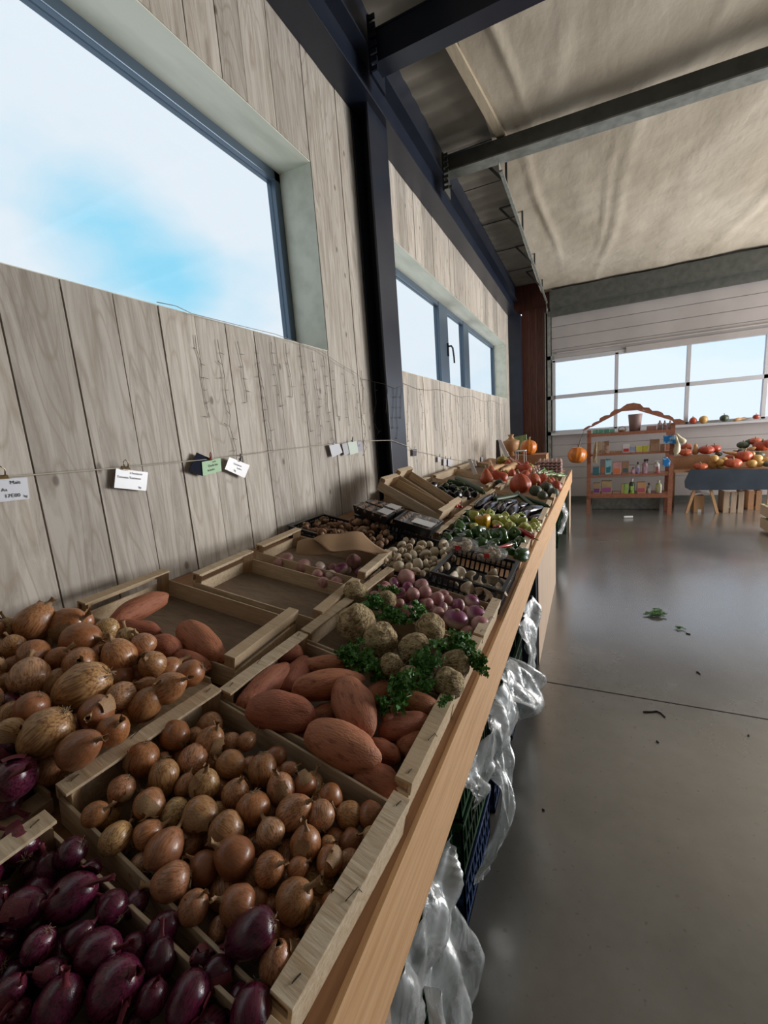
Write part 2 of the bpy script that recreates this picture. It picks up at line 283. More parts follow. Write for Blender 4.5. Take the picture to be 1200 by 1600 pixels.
# ceiling: ribbed sheet, then sagging insulation blanket
m_rib = mat('ribbed_sheet', (0.30, 0.27, 0.22), (0.22, 0.20, 0.16), rough=0.6, scale=3)
q = B(); ys = [YB+i*0.05 for i in range(int((YE-YB)/0.05)+2)]
ra = [q.verts.new((-1.45, y, ZC+0.012*math.sin(y*2*math.pi/0.2))) for y in ys]; rb = [q.verts.new((-0.70, y, ZC+0.012*math.sin(y*2*math.pi/0.2))) for y in ys]
for i in range(len(ys)-1): q.faces.new((ra[i], rb[i], rb[i+1], ra[i+1]))
struct('ceiling_sheet', q, m_rib, smooth=True)['kind'] = 'structure'
q = B(); box(q, (WX-.3, YB-.1, ZC+.05), (XR+.2, YE+.3, ZC+.15)); struct('ceiling', q, m_rib)
q = B()
for yy in (4.62, 5.35, 6.3, 7.3, 8.3): box(q, (-1.30, yy, ZC-0.016), (-0.78, yy+0.008, ZC-0.008))
struct('trim_6', q, m_steel)
m_blank = mat('insulation_blanket', (0.52, 0.46, 0.37), (0.38, 0.325, 0.245), rough=0.85, scale=1.3, stretch=(1.0, .5, 1), bump=0.6, bscale=16, detail=6, ramp=(.35, .7))
folds = [((0.42, 4.6), (0.12, 9.0), 0.10, 0.045), ((-0.58, 4.5), (-0.42, 7.8), 0.07, 0.05), ((-0.70, 2.2), (-0.50, 4.5), 0.05, 0.06), ((1.2, 4.5), (0.9, 8.5), 0.3, 0.03), ((1.05, 2.5), (0.7, 4.3), 0.05, 0.06), ((0.25, 5.0), (0.05, 8.0), 0.05, 0.03), ((2.2, 3), (1.7, 9), 0.15, 0.05), ((-0.1, 3.2), (-0.35, 4.4), 0.12, 0.03)]
q = B(); NX, NY = 150, 170; x0, x1 = -0.82, 5.0; g = []
for i in range(NX+1):
    x = x0+(x1-x0)*(i/NX)**1.25; row = []
    for j in range(NY+1):
        y = 0.5+(YE-0.1-0.5)*j/NY; z = ZC-0.06-0.04*abs(math.sin((y-4.5)*math.pi/4.8))-0.035*max(0, y-4.6)
        for (a, b, w, h) in folds:
            t = (y-a[1])/(b[1]-a[1])
            if -0.1 < t < 1.15:
                fx = a[0]+(b[0]-a[0])*t+0.03*math.sin(y*2); d = (x-fx)/w; z -= (0.42*h*(0.5+0.5*math.cos(math.pi*d))*max(0, 1-abs(t-0.5)*1.5)) if abs(d) < 1 else 0
        z += 0.02*noise.noise(Vector((x*1.6, y*0.8, 1)))+0.008*noise.noise(Vector((x*5, y*5, 4)))
        row.append(q.verts.new((x, y, z)))
    g.append(row)
for i in range(NX):
    for j in range(NY): q.faces.new((g[i][j], g[i+1][j], g[i+1][j+1], g[i][j+1]))
struct('ceiling_blanket', q, m_blank, smooth=True)['kind'] = 'structure'
q = B(); prism(q, [(-0.93, 3.1, 4.12), (-0.86, 3.1, 4.12), (-0.86, 3.1, 4.19), (-0.93, 3.1, 4.19)], (0.17, 1.45, 0)); tag(struct('trim_7', q, wood('pale_batten', (0.50, 0.42, 0.30), (0.40, 0.33, 0.23), (9, 1, 9))), 'pale timber batten along the edge of the blanket')
# cross beams
def at(px, py, z): return on(px, py, 2, z)
zb = 3.875
q = B(); box(q, (-1.25, 2.90, zb), (XR, 3.03, zb+0.012)); box(q, (-1.25, 2.905, zb+.012), (XR, 2.915, zb+0.17)); box(q, (-1.25, 2.90, zb+.17), (XR, 3.03, zb+0.182)); tag(struct('trim_8', q, m_steel), 'dark steel rafter above the column')
zb = 3.975
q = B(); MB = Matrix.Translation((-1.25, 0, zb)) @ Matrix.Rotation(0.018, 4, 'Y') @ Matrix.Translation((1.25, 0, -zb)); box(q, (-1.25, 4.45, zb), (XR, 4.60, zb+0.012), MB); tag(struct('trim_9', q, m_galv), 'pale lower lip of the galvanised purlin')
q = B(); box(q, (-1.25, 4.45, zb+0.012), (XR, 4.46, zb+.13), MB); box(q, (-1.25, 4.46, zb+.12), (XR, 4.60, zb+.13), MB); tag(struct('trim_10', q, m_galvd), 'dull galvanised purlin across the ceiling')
# bracket plates and bolts on both beams
for nm, yy in (('trim_11', 2.87), ('trim_12', 4.40)):
    q = B(); box(q, (-1.262, yy, 3.80), (-1.245, yy+0.20, 4.12))
    for zz in (3.9, 4.02):
        for dy in (0.02, 0.17): tube(q, [(-1.25, yy+dy, zz), (-1.215, yy+dy, zz)], 0.014, 6)
    for k_ in range(7): box(q, (-1.245, yy-0.02, 3.80+k_*.045), (-1.20, yy-0.008, 3.825+k_*.045))
    tag(struct(nm, q, m_galvd if nm == 'trim_12' else m_steel), 'bolted bracket plate where the %s meets the eave' % ('galvanised purlin' if nm == 'trim_12' else 'dark rafter'))
# header over the gate
q = B(); box(q, (-0.66, YE-0.30, 3.66), (XR, YE-0.14, 3.95)); box(q, (-0.66, YE-0.2, 3.52), (XR, YE-0.12, 3.66)); struct('trim_13', q, m_galvd)
# ------------------------------------------------------------------ sectional gate
m_gate = mat('cream_gate_panel', (0.40, 0.365, 0.355), (0.35, 0.32, 0.31), rough=0.5, scale=2)
m_gfr = flat('pale_gate_frame', (0.48, 0.48, 0.50), 0.4)
YD = YE-0.12
X0 = on(862, 600, 1, YD).x; X1 = 4.6; zt = 2.73; zm = on(867, 621, 1, YD).z; zl = on(867, 676, 1, YD).z
gate = empty('door_1'); gate['kind'] = 'structure'
q = B(); z = zt
while z < 3.5: box(q, (X0, YD, z), (X1, YD+0.04, min(3.55, z+0.205)-0.008)); z += 0.205
box(q, (X0, YD+0.02, zt), (X1, YD+0.038, 3.55)); finish('upper_panels', q, m_gate, gate, bevel=0.002)
q = B(); z = 0.03
for z0 in (0.03, 0.24, 0.46, 0.68, 0.90, 1.12): box(q, (X0, YD, z0), (X1, YD+0.04, min(z0+0.214, zl-0.03)))
box(q, (X0, YD+0.02, 0), (X1, YD+0.038, zl-.03)); finish('lower_panels', q, m_gate, gate, bevel=0.002)
bx('bottom_seal', m_galvd, gate, (X0, YD-0.03, 0), (X1, YD+0.03, 0.10))
q = B(); fr = 0.035
for zz in (zl, zm, zt): box(q, (X0, YD-0.012, zz-fr), (X1, YD+0.05, zz+fr))
mx_ = [on(963, 600, 1, YD).x, on(1075, 590, 1, YD).x, on(1197, 585, 1, YD).x]; xs = [X0+0.04]+mx_+[mx_[2]+1.1, X1-0.04]
for xx in xs: box(q, (xx-0.03, YD-0.012, zl), (xx+0.03, YD+0.05, zt))
finish('glazing_bars', q, m_gfr, gate, bevel=0.004)
bx('jamb', m_galv, gate, (-.67, YD+.055, 0), (X0+.035, YE+.05, 3.6))
for a, b in zip(xs[:-1], xs[1:]):
    for c, d in ((zl, zm), (zm, zt)): bx('pane', m_glass2, gate, (a+.03, YD+0.016, c+fr), (b-.03, YD+0.022, d-fr))
q = B(); tube(q, [(X0+0.1, YD-.02, 2.86), (X1, YD-.02, 2.86)], 0.018, 6); box(q, (X0+1.25, YD-.03, 2.70), (X1, YD-.012, 2.80)); finish('stiffener_bar', q, m_gate, gate)
for zz in (0.75, 1.32, 2.0, 2.75): bx('hinge', m_galv, gate, (X0-0.07, YD-0.05, zz), (X0+0.05, YD-0.012, zz+0.07))
q = B(); box(q, (X0-0.115, YD-0.05, 0), (X0-0.10, YD+.1, 3.62)); box(q, (X0-0.07, YD-0.05, 0), (X0-0.012, YD-0.035, 3.62)); box(q, (X0-0.07, YD-.035, 0), (X0-0.06, YD+.1, 3.62)); tag(finish('side_track', q, m_galv, gate), 'galvanised vertical track')
# overhead track
q = B(); xt = X0-0.06; box(q, (xt-0.03, 4.36, 3.78), (xt, YD-0.2, 3.795)); box(q, (xt-0.035, 4.36, 3.795), (xt-0.03, YD-0.2, 3.87)); tag(struct('trim_14', q, m_galv), 'galvanised overhead track of the sectional gate')
q = B(); tube(q, [(xt-0.01, YD-0.2, 3.785), (xt-0.01, YD-0.08, 3.72), (xt-0.01, YD-.03, 3.6)], 0.018, 6); struct('trim_15', q, m_galv)
for i, yy in enumerate((4.75, 5.9, 7.2, 8.4)):
    q = B(); box(q, (xt-0.30, yy, ZC-0.05), (xt, yy+0.03, ZC-0.035)); prism(q, [(xt-0.30, yy, ZC-0.05), (xt-0.27, yy, ZC-0.05), (xt-0.02, yy, 3.87), (xt-0.05, yy, 3.87)], (0, 0.012, 0)); box(q, (xt-.04, yy, 3.86), (xt-.02, yy+.03, ZC-.04))
    struct('trim_%d' % (16+i), q, m_galvd)
# ================================================================== STALL TABLE
tb = empty('stall_table', (-0.8, 3.0, 0))
TP = Matrix.Translation((0.8, -3.0, 0))
def fx(y): return -0.273 + (0.0155*(y-2.7) if y > 2.7 else 0)
q = B(); ye = 6.95
ps = [-0.6, 2.7, ye]
for a, b in zip(ps[:-1], ps[1:]):
    vs = []
    for y in (a, b):
        for x, z in ((fx(y), 0.667), (fx(y), 0.855), (fx(y)-0.009, 0.855), (fx(y)-0.009, 0.667)): vs.append(q.verts.new((x+.8, y-3, z)))
    for i in range(4): q.faces.new((vs[i], vs[(i+1) % 4], vs[4+(i+1) % 4], vs[4+i]))
    q.faces.new(vs[:4][::-1]); q.faces.new(vs[4:])
finish('fascia_board', q, m_pine, tb)
q = B()
for a, b in zip(ps[:-1], ps[1:]):
    vs = [q.verts.new((fx(y)-dx+.8, y-3, z)) for y in (a, b) for dx, z in ((.0092, .69), (.0092, .853), (.034, .853), (.034, .69))]
    for i in range(4): q.faces.new((vs[i], vs[(i+1) % 4], vs[4+(i+1) % 4], vs[4+i]))
    q.faces.new(vs[:4][::-1]); q.faces.new(vs[4:])
tag(finish('inner_board', q, m_pine_top, tb), 'darker brown inner board')
q = B()
prism(q, [(x+.8, -3.6, slz(x, -0.089)-dz) for x, dz in ((-0.302, 0), (-1.40, 0), (-1.40, 0.02), (-0.302, 0.02))], (0, ye+.6, 0)); finish('table_top', q, m_pine_top, tb)
bx('leg', m_steel, tb, (-0.55+.8, 2.67-3, 0.02), (-0.285+.8, 2.72-3, 0.70))
tag(bx('side_panel', m_board, tb, (-0.287+.8, 2.722-3, 0.0), (-0.275+.8, 4.35-3, 0.667)), 'pale boarded panel')
m_grn = flat('faded_green_panel', (0.06, 0.11, 0.07), 0.6)
bx('leg', m_grn, tb, (-0.60+.8, 6.35-3, 0.0), (-0.26+.8, 6.38-3, 0.66)); bx('side_panel', m_board, tb, (-0.245+.8, 6.38-3, 0.0), (-0.225+.8, 6.9-3, 0.68))
for yy in (-0.5, 4.4, ye-0.1): bx('leg', m_board, tb, (-1.36+.8, yy-3, 0), (-1.28+.8, yy+.08-3, .95))
bx('leg', m_pine, tb, (-0.38+.8, 0.44-3, 0), (-0.31+.8, 0.51-3, .7))
tag(tb, 'long sloping plank stall table with pale pine edge board', 'table')
# ================================================================== CRATES
def crate(u0_, u1_, y0, y1, label, group='wooden vegetable crates on the stall table', rot=0.0, high=0.082, solid=True, off=-0.088, m=None, extra=None, kind='wood', tilt=None, loc=None, sideh=0.062):
    """u0_ = wall side x, u1_ = aisle side x"""
    L = (u1_-u0_)*math.sqrt(1+T*T)-0.008; Wd = y1-y0-0.008; xc = (u0_+u1_)/2; yc = (y0+y1)/2
    th = math.atan(T) if tilt is None else tilt
    o = empty('wooden_crate' if kind == 'wood' else 'plastic_tray', loc or (xc, yc, slz(xc, off)), (0, th, rot))
    a, b = L/2, Wd/2; mm = m or m_crate
    if kind == 'wood':
        bx('base', m_crateb, o, (-a+.006, -b+.006, 0), (a-.006, b-.006, 0.006))
        for s in (-1, 1): bx('side_slat', mm, o, (-a, s*b-(0.005 if s > 0 else 0), 0.004), (a, s*b+(0.005 if s < 0 else 0), sideh), bevel=0.0008)
        for s in (-1, 1):
            xi = s*a; q = B(); box(q, (xi-(0.006 if s > 0 else 0), -b+.005, 0.004), (xi+(0.006 if s < 0 else 0), b-.005, high if solid else high*0.55)); finish('end_panel', q, mm, o, bevel=0.0008)
            q = B(); w = 0.030; box(q, (xi-(w if s > 0 else 0.003), -b-.001, high), (xi+(w if s < 0 else 0.003), b+.001, high+0.006)); box(q, (xi-.003, -b-.001, high-.022), (xi+.003, b+.001, high)); finish('top_rail', q, mm, o, bevel=0.0008)
            for t in (-1, 1):
                q = B(); c = 0.026; X = xi-s*0.0065; Y = t*(b-0.0055)
                prism(q, [(X, Y, 0.006), (X-s*c, Y, 0.006), (X, Y-t*c, 0.006)], (0, 0, high-0.007)); finish('corner_post', q, m_cratev, o)
        if extra:
            for s in (-1, 1):
                q = B(); zt_ = high+0.0065
                for t in (-1, 1):
                    tube(q, [(s*(a-.012), t*(b-.02)-.004, zt_-.002), (s*(a-.012), t*(b-.02)-.004, zt_+.001), (s*(a-.009), t*(b-.02)+.008, zt_+.001), (s*(a-.009), t*(b-.02)+.008, zt_-.002)], 0.0009, 4)
                tube(q, [(s*(a-.004), -.03, zt_-.002), (s*(a-.006), -.035, zt_+.0015), (s*(a-.0), -.012, zt_+.003), (s*(a+.006), -.01, zt_-.004)], 0.0008, 4)
                finish('staple', q, m_staple, o)
    else:
        bx('base', m_black, o, (-a+.004, -b+.004, 0), (a-.004, b-.004, 0.005))
        q = B(); hh = high
        for s in (-1, 1):
            n_ = int(2*a/0.022)
            for zz in (0.0, hh*.5, hh-.012): box(q, (-a, s*b-.003, zz), (a, s*b+.003, zz+.010))
            for i in range(n_+1): xx = -a+2*a*i/n_; box(q, (xx-.004, s*b-.002, 0), (xx+.004, s*b+.002, hh))
            n_ = int(2*b/0.022)
            for zz in (0.0, hh*.5, hh-.012): box(q, (s*a-.003, -b, zz), (s*a+.003, b, zz+.010))
            for i in range(n_+1): yy = -b+2*b*i/n_; box(q, (s*a-.002, yy-.004, 0), (s*a+.002, yy+.004, hh))
        finish('lattice_sides', q, m_black, o)
        q = B()
        for s in (-1, 1): box(q, (-a-.008, s*b-.008, hh-.004), (a+.008, s*b+.008, hh+.003)); box(q, (s*a-.008, -b, hh-.004), (s*a+.008, b, hh+.003))
        finish('rim', q, m_black, o, bevel=.001)
    tag(o, label, 'crate', group)
    return o
OU = (-0.752, -0.297)
crate(-.765, -.297, -0.045, 0.265, 'wooden crate of red onions at the near end of the stall', extra=1, rot=-.03)
crate(-.785, -.297, 0.283, 0.595, 'wooden crate of small yellow onions between red onions and sweet potatoes', extra=1, rot=-.065)
crate(*OU, 0.603, 0.902, 'wooden crate of sweet potatoes beside the table edge board', extra=1)
crate(*OU, 0.905, 1.19, 'wooden crate almost hidden under the celeriac and leaves')
crate(*OU, 1.20, 1.50, 'wooden crate of purple turnips beside the black mushroom tray', extra=1)
IN = (-1.35, -0.81)
crate(-1.33, -0.815, -0.0, 0.31, 'wooden crate under the heap of large yellow onions by the wall', sideh=.05, high=.03)
crate(-1.33, -0.82, 0.32, 0.655, 'wooden crate of yellow onions next to the half-empty sweet potato crate', rot=0.03, sideh=.05, high=.03)
crate(-1.33, -0.80, 0.665, 0.965, 'half-empty wooden crate with three sweet potatoes against the plank wall', rot=0.09, solid=False, high=.09)
crate(-1.25, -0.757, 0.985, 1.285, 'empty wooden crate with bare brown base', rot=0.09, solid=False, high=.09)
crate(-1.28, -0.79, 1.335, 1.65, 'wooden crate of turnips half covered by brown paper', rot=0.09, solid=False, high=.09)
crate(-1.385, -0.93, 1.70, 2.02, 'black tray of brown mushrooms under the price cards', 'black plastic mushroom trays', kind='p', high=.06)
crate(-0.86, -0.60, 1.56, 1.98, 'black tray heaped with white mushrooms', 'black plastic mushroom trays', kind='p', high=.05)
crate(-0.58, -0.30, 1.54, 1.93, 'black lattice tray of oyster mushrooms beside the edge board', 'black plastic mushroom trays', kind='p', high=.10)
crate(-0.76, -0.30, 2.10, 2.52, 'wooden crate of green peppers behind the bagged mushrooms', extra=1)
crate(-0.77, -0.29, 2.53, 2.88, 'wooden crate of pale peppers in front of the aubergines')
crate(-0.77, -0.28, 2.92, 3.72, 'wooden crate of aubergines and courgettes beside the edge board')
crate(-0.77, -0.27, 3.85, 4.75, 'wooden crate of red squashes and dark green gourds')
crate(-0.77, -0.25, 4.85, 5.60, 'wooden crate of trimmed leeks near the egg trays')
crate(-1.35, -0.84, 3.00, 3.70, 'wooden crate of aubergines next to the wall behind the tilted crates')
crate(-1.35, -0.84, 2.76, 2.98, 'wooden crate of red chillies')
crate(-1.35, -0.82, 3.85, 4.60, 'wooden crate of pear-shaped red squashes by the wall')
crate(-1.35, -0.82, 4.70, 5.60, 'wooden crate of mixed butternut and striped squashes')
exec_items = []
# ================================================================== VEGETABLES
CNT = {}
class Proto:
    def __init__(self, name, parts): self.name = name; self.parts = parts      # parts: [(part name, mesh)], first is the body
def put(pr_, loc, R3, sc, label, cat, group=None):
    """one thing = its body mesh, with its parts as children"""
    o = bpy.data.objects.new(pr_.name, pr_.parts[0][1]); COL.objects.link(o)
    o.matrix_world = Matrix.Translation(loc) @ R3.to_4x4() @ Matrix.Diagonal((*sc, 1))
    for nm, me in pr_.parts[1:]:
        c = bpy.data.objects.new(nm, me); COL.objects.link(c); c.parent = o
    tag(o, label, cat, group); return o
def axis_rot(d, spin=0.0):
    return Vector(d).normalized().to_track_quat('Z', 'Y').to_matrix() @ Matrix.Rotation(spin, 3, 'Z')
# ---- materials of produce
def skinmat(name, cols, streak, rough=0.35, stretch=(7, 7, 0.5), coat=0.3, spot=None, bump=0.12, sc=1.6):
    m = mat(name, cols[0], streak, rough=rough, scale=sc, stretch=stretch, ramp=(0.42, 0.66), rnd=cols, coat=coat, bump=bump, bscale=3)
    return m
m_onion = skinmat('yellow_onion_skin', [(0.40, 0.15, 0.05), (0.52, 0.25, 0.11), (0.36, 0.13, 0.045), (0.44, 0.24, 0.10), (0.56, 0.27, 0.15), (0.30, 0.10, 0.04), (0.60, 0.35, 0.20), (0.48, 0.20, 0.08), (0.56, 0.40, 0.17), (0.62, 0.33, 0.14)], (0.24, 0.095, 0.035))
m_onionp = mat('dry_onion_paper', (0.42, 0.26, 0.13), (0.24, 0.13, 0.06), rough=0.6, scale=5, stretch=(6, 6, 1))
m_root = mat('dry_root_hair', (0.26, 0.19, 0.11), rough=0.9)
m_ronion = skinmat('red_onion_skin', [(0.085, 0.008, 0.028), (0.14, 0.016, 0.05), (0.055, 0.006, 0.022), (0.17, 0.03, 0.07)], (0.035, 0.004, 0.014), rough=0.22, coat=0.35)
m_ronionp = mat('red_onion_paper', (0.22, 0.035, 0.05), (0.08, 0.012, 0.02), rough=0.5, scale=5, stretch=(6, 6, 1))
m_sweet = mat('sweet_potato_skin', (0.42, 0.15, 0.07), (0.20, 0.06, 0.03), rough=0.6, scale=2.2, stretch=(2, 2, 1), ramp=(0.52, 0.72), bump=0.35, bscale=7, rnd=[(0.45, 0.17, 0.08), (0.36, 0.11, 0.06), (0.50, 0.20, 0.10)])
m_cut = flat('cut_orange_flesh', (0.55, 0.16, 0.05), 0.6)
m_cel = mat('celeriac_skin', (0.52, 0.40, 0.22), (0.20, 0.13, 0.06), rough=0.85, scale=2.6, stretch=(1, 1, 2), ramp=(0.42, 0.62), bump=0.9, bscale=6, dist=1.5)
m_leaf = mat('celery_leaf', (0.03, 0.12, 0.012), (0.07, 0.22, 0.025), rough=0.4, scale=30, rnd=[(0.03, 0.12, 0.015), (0.06, 0.20, 0.025)])
m_stalk = mat('green_stalk', (0.13, 0.24, 0.05), rough=0.5)
def two_tone(name, lo, hi, z0, z1, nsc=1.5, rough=0.35, coat=0.2, var=None):
    m = bpy.data.materials.new(name); m.use_nodes = True; t = m.node_tree; n = t.nodes; k = t.links.new; p = n['Principled BSDF']
    tcn = n.new('ShaderNodeTexCoord'); sx = n.new('ShaderNodeSeparateXYZ'); k(tcn.outputs['Object'], sx.inputs[0])
    nn = n.new('ShaderNodeTexNoise'); nn.inputs['Scale'].default_value = nsc; nn.inputs['Detail'].default_value = 5; k(tcn.outputs['Object'], nn.inputs['Vector'])
    ad = n.new('ShaderNodeMath'); ad.operation = 'MULTIPLY_ADD'; k(nn.outputs[0], ad.inputs[0]); ad.inputs[1].default_value = 0.8; k(sx.outputs[2], ad.inputs[2])
    r = n.new('ShaderNodeMapRange'); r.inputs[1].default_value = z0+.4; r.inputs[2].default_value = z1+.4; k(ad.outputs[0], r.inputs[0])
    mx = n.new('ShaderNodeMix'); mx.data_type = 'RGBA'; k(r.outputs[0], mx.inputs[0]); mx.inputs[6].default_value = (*lo, 1); mx.inputs[7].default_value = (*hi, 1); k(mx.outputs[2], p.inputs['Base Color'])
    p.inputs['Roughness'].default_value = rough; p.inputs['Coat Weight'].default_value = coat; return m
m_turn = two_tone('turnip_skin', (0.62, 0.47, 0.40), (0.24, 0.05, 0.13), -0.1, 0.35)
m_turnp = mat('pink_turnip_skin', (0.42, 0.17, 0.18), (0.55, 0.36, 0.30), rough=0.4, scale=1.2, ramp=(.4, .7))
m_mush = mat('white_mushroom_cap', (0.62, 0.52, 0.38), (0.45, 0.33, 0.2), rough=0.6, scale=2, ramp=(0.5, 0.8), rnd=[(0.66, 0.57, 0.43), (0.58, 0.46, 0.32)])
m_bmush = mat('brown_mushroom_cap', (0.30, 0.15, 0.07), (0.17, 0.08, 0.04), rough=0.55, scale=2, rnd=[(0.34, 0.18, 0.09), (0.24, 0.11, 0.05), (0.40, 0.24, 0.14)])
m_mstem = mat('mushroom_stem', (0.55, 0.42, 0.28), rough=0.7)
m_oyst = mat('oyster_mushroom_flesh', (0.60, 0.50, 0.36), (0.44, 0.34, 0.23), rough=0.55, scale=3)
m_aub = mat('aubergine_skin', (0.006, 0.003, 0.008), rough=0.17, coat=0.0, spec=0.35)
m_calyx = mat('green_calyx', (0.08, 0.12, 0.04), rough=0.6)
m_cour = mat('courgette_skin', (0.010, 0.032, 0.008), (0.025, 0.06, 0.015), rough=0.4, scale=9, stretch=(1, 1, .3), spec=.3)
m_gpep = mat('green_pepper_skin', (0.02, 0.075, 0.012), rough=0.18, coat=0.5, rnd=[(0.015, 0.06, 0.01), (0.04, 0.11, 0.015)])
m_ypep = mat('yellow_pepper_skin', (0.62, 0.33, 0.02), rough=0.2, coat=0.5)
m_lpep = mat('pale_lime_pepper_skin', (0.34, 0.36, 0.06), (0.42, 0.44, 0.10), rough=0.25, coat=0.4, scale=2, rnd=[(0.30, 0.33, 0.05), (0.42, 0.42, 0.10)])
m_chil = mat('red_pepper_skin', (0.42, 0.015, 0.01), rough=0.2, coat=0.5)
m_kuri = mat('red_kuri_skin', (0.45, 0.075, 0.025), (0.34, 0.05, 0.02), rough=0.4, scale=2, stretch=(4, 4, .6), rnd=[(0.48, 0.09, 0.03), (0.40, 0.055, 0.025), (0.55, 0.14, 0.05)])
m_pump = mat('orange_pumpkin_skin', (0.66, 0.20, 0.02), (0.55, 0.15, 0.015), rough=0.35, scale=2, coat=0.2)
m_gourd = mat('dark_green_gourd_skin', (0.035, 0.055, 0.035), (0.08, 0.10, 0.06), rough=0.5, scale=4)
m_butt = mat('butternut_skin', (0.46, 0.25, 0.10), (0.52, 0.32, 0.16), rough=0.5, scale=2)
m_pstem = mat('dry_squash_stem', (0.40, 0.28, 0.14), (0.25, 0.18, 0.08), rough=0.8, scale=8)
m_strip = mat('striped_gourd_skin', (0.48, 0.30, 0.04), (0.10, 0.13, 0.03), rough=0.4, scale=1.3, stretch=(6, 6, .2), ramp=(.45, .55))
# ---- onion family: unit radius bulb, neck towards +Z
def onion(name, seed, skin, paper, elong=1.0, neck=0.55, bent=0.3):
    rnd = random.Random(seed)
    prof = []
    n = 16
    for i in range(n+1):
        t = i/n; a = math.pi*t; z = -math.cos(a)*0.93; r = math.sin(a)**0.85
        if z > 0: r = r*(1-0.10*z); z = z*(1+0.22*z)
        prof.append((z*elong, max(r, 0.05)))
    q = B(); lathe(q, prof, 24, nz_amp=0.045, nz_scale=1.6, seed=seed, wr=0.006); body = meshof('bulb', q, skin)
    zt_ = prof[-1][0]
    q = B(); seg = 9; rings = []
    dx, dy = rnd.uniform(-bent, bent), rnd.uniform(-bent, bent)
    prf = [(-0.26, .42), (-0.04, .26), (0.12, .15), (0.28, .12), (neck, .15), (neck+.14, .22)]
    for i, (z, r) in enumerate(prf):
        ring = []
        for j in range(seg):
            a = 2*math.pi*j/seg; rr = r*(1+0.28*math.sin(a*3+seed)+rnd.uniform(-.15, .15)*(i/3))
            tt = max(0, z)**1.5; ring.append(q.verts.new((math.cos(a)*rr+dx*tt*1.5, math.sin(a)*rr*0.75+dy*tt*1.5, zt_*0.98+z+(rnd.uniform(-.1, .1) if i == len(prf)-1 else 0))))
        rings.append(ring)
    for i in range(len(rings)-1):
        for j in range(seg): q.faces.new((rings[i][j], rings[i][(j+1) % seg], rings[i+1][(j+1) % seg], rings[i+1][j]))
    nk = meshof('dry_neck', q, paper)
    q = B()
    for _ in range(18):
        a = rnd.uniform(0, 6.28); l = rnd.uniform(.15, .42); zb_ = prof[0][0]
        tube(q, [(0.08*math.cos(a), .08*math.sin(a), zb_+.05), (0.13*math.cos(a), .13*math.sin(a), zb_-.06), ((.1+l)*math.cos(a+.5), (.1+l)*math.sin(a+.5), zb_-rnd.uniform(.0, .12))], 0.014, 3)
    rt = meshof('root_tuft', q, m_root)
    parts = [('bulb', body), ('dry_neck', nk), ('root_tuft', rt)]
    if seed % 2 == 0:      # a loose flake of skin
        q = B(); g = []; a0 = rnd.uniform(0, 6)
        for i in range(7):
            row = []
            for j in range(7):
                la = -0.5+1.4*i/6; lo = a0+1.0*j/6; rr = 1.035+0.09*(j/6)**2*(1+0.5*math.sin(i*2.1))+(0.12 if i == 6 else 0)
                row.append(q.verts.new((math.cos(la)*math.cos(lo)*rr, math.cos(la)*math.sin(lo)*rr, math.sin(la)*rr*elong*1.05)))
            g.append(row)
        for i in range(6):
            for j in range(6):
                if not (j == 5 and i % 3 == 0): q.faces.new((g[i][j], g[i][j+1], g[i+1][j+1], g[i+1][j]))
        parts.append(('skin_flake', meshof('skin_flake', q, paper)))
    return Proto(name, parts)
YO = [onion('yellow_onion', s, m_onion, m_onionp, e_, nk) for s, e_, nk in ((1, .95, .4), (2, 1.0, .5), (3, 1.08, .35), (4, .98, .6), (5, 1.15, .5), (6, 1.02, .3))]
RO = [onion('red_onion', s, m_ronion, m_ronionp, e_, nk, .5) for s, e_, nk in ((11, 1.1, .8), (12, 1.2, .9), (13, 1.0, .6), (14, 1.15, .7))]
def tuber(name, seed, m, prof, bend=0.1, amp=0.12, extra=None):
    q = B(); lathe(q, prof, 20, nz_amp=amp, nz_scale=1.8, bend=bend, seed=seed); return Proto(name, [(name, meshof(name, q, m))]+(extra or []))
def spind(n, p1=0.6, p2=0.75, shift=0.0):
    out = []
    for i in range(n+1):
        t = i/n; a = math.pi*t; z = -math.cos(a); r = math.sin(a)**(p1 if z < shift else p2); out.append((z, max(r, 0.06)))
    return out
SP = [tuber('sweet_potato', s, m_sweet, [(z*1.0, r*0.98) for z, r in spind(18, a_, b_)], bend=bd, amp=.10) for s, a_, b_, bd in ((21, .62, 1.0, .12), (22, .8, .7, -.1), (23, .6, 1.3, .05), (24, .95, .75, .15))]
def sph(name, seed, m, r=1, sq=1.0, lobes=0, la=0, amp=0.05, prof=None, extra=(), seg=24, nsc=1.5):
    q = B(); lathe(q, prof or [(z*sq, rr) for z, rr in ellprof(14)], seg, lobes=lobes, lobe_amp=la, nz_amp=amp, nz_scale=nsc, seed=seed)
    return Proto(name, [(name, meshof(name, q, m))]+list(extra))
def m_tube(name, pts, r, m, taper=None, seg=6):
    q = B(); tube(q, pts, r, seg, taper); return (name, meshof(name, q, m))
TU = [sph('turnip', 31, m_turn, sq=.8, extra=[m_tube('leaf_scar', [(0, 0, .72), (0, 0, .86)], .22, m_pstem, seg=9), m_tube('tap_root', [(0, 0, -.75), (.05, 0, -1.1), (.15, .05, -1.4)], .09, m_turnp, [1, .5, .15])]),
      sph('turnip', 32, m_turnp, sq=.9, extra=[m_tube('leaf_scar', [(0, 0, .8), (0, 0, .95)], .16, m_pstem, seg=8)]),
      sph('turnip', 33, m_turnp, sq=.95, amp=.08, extra=[m_tube('tap_root', [(0, 0, -.85), (.1, 0, -1.25)], .07, m_turnp, [1, .2])])]
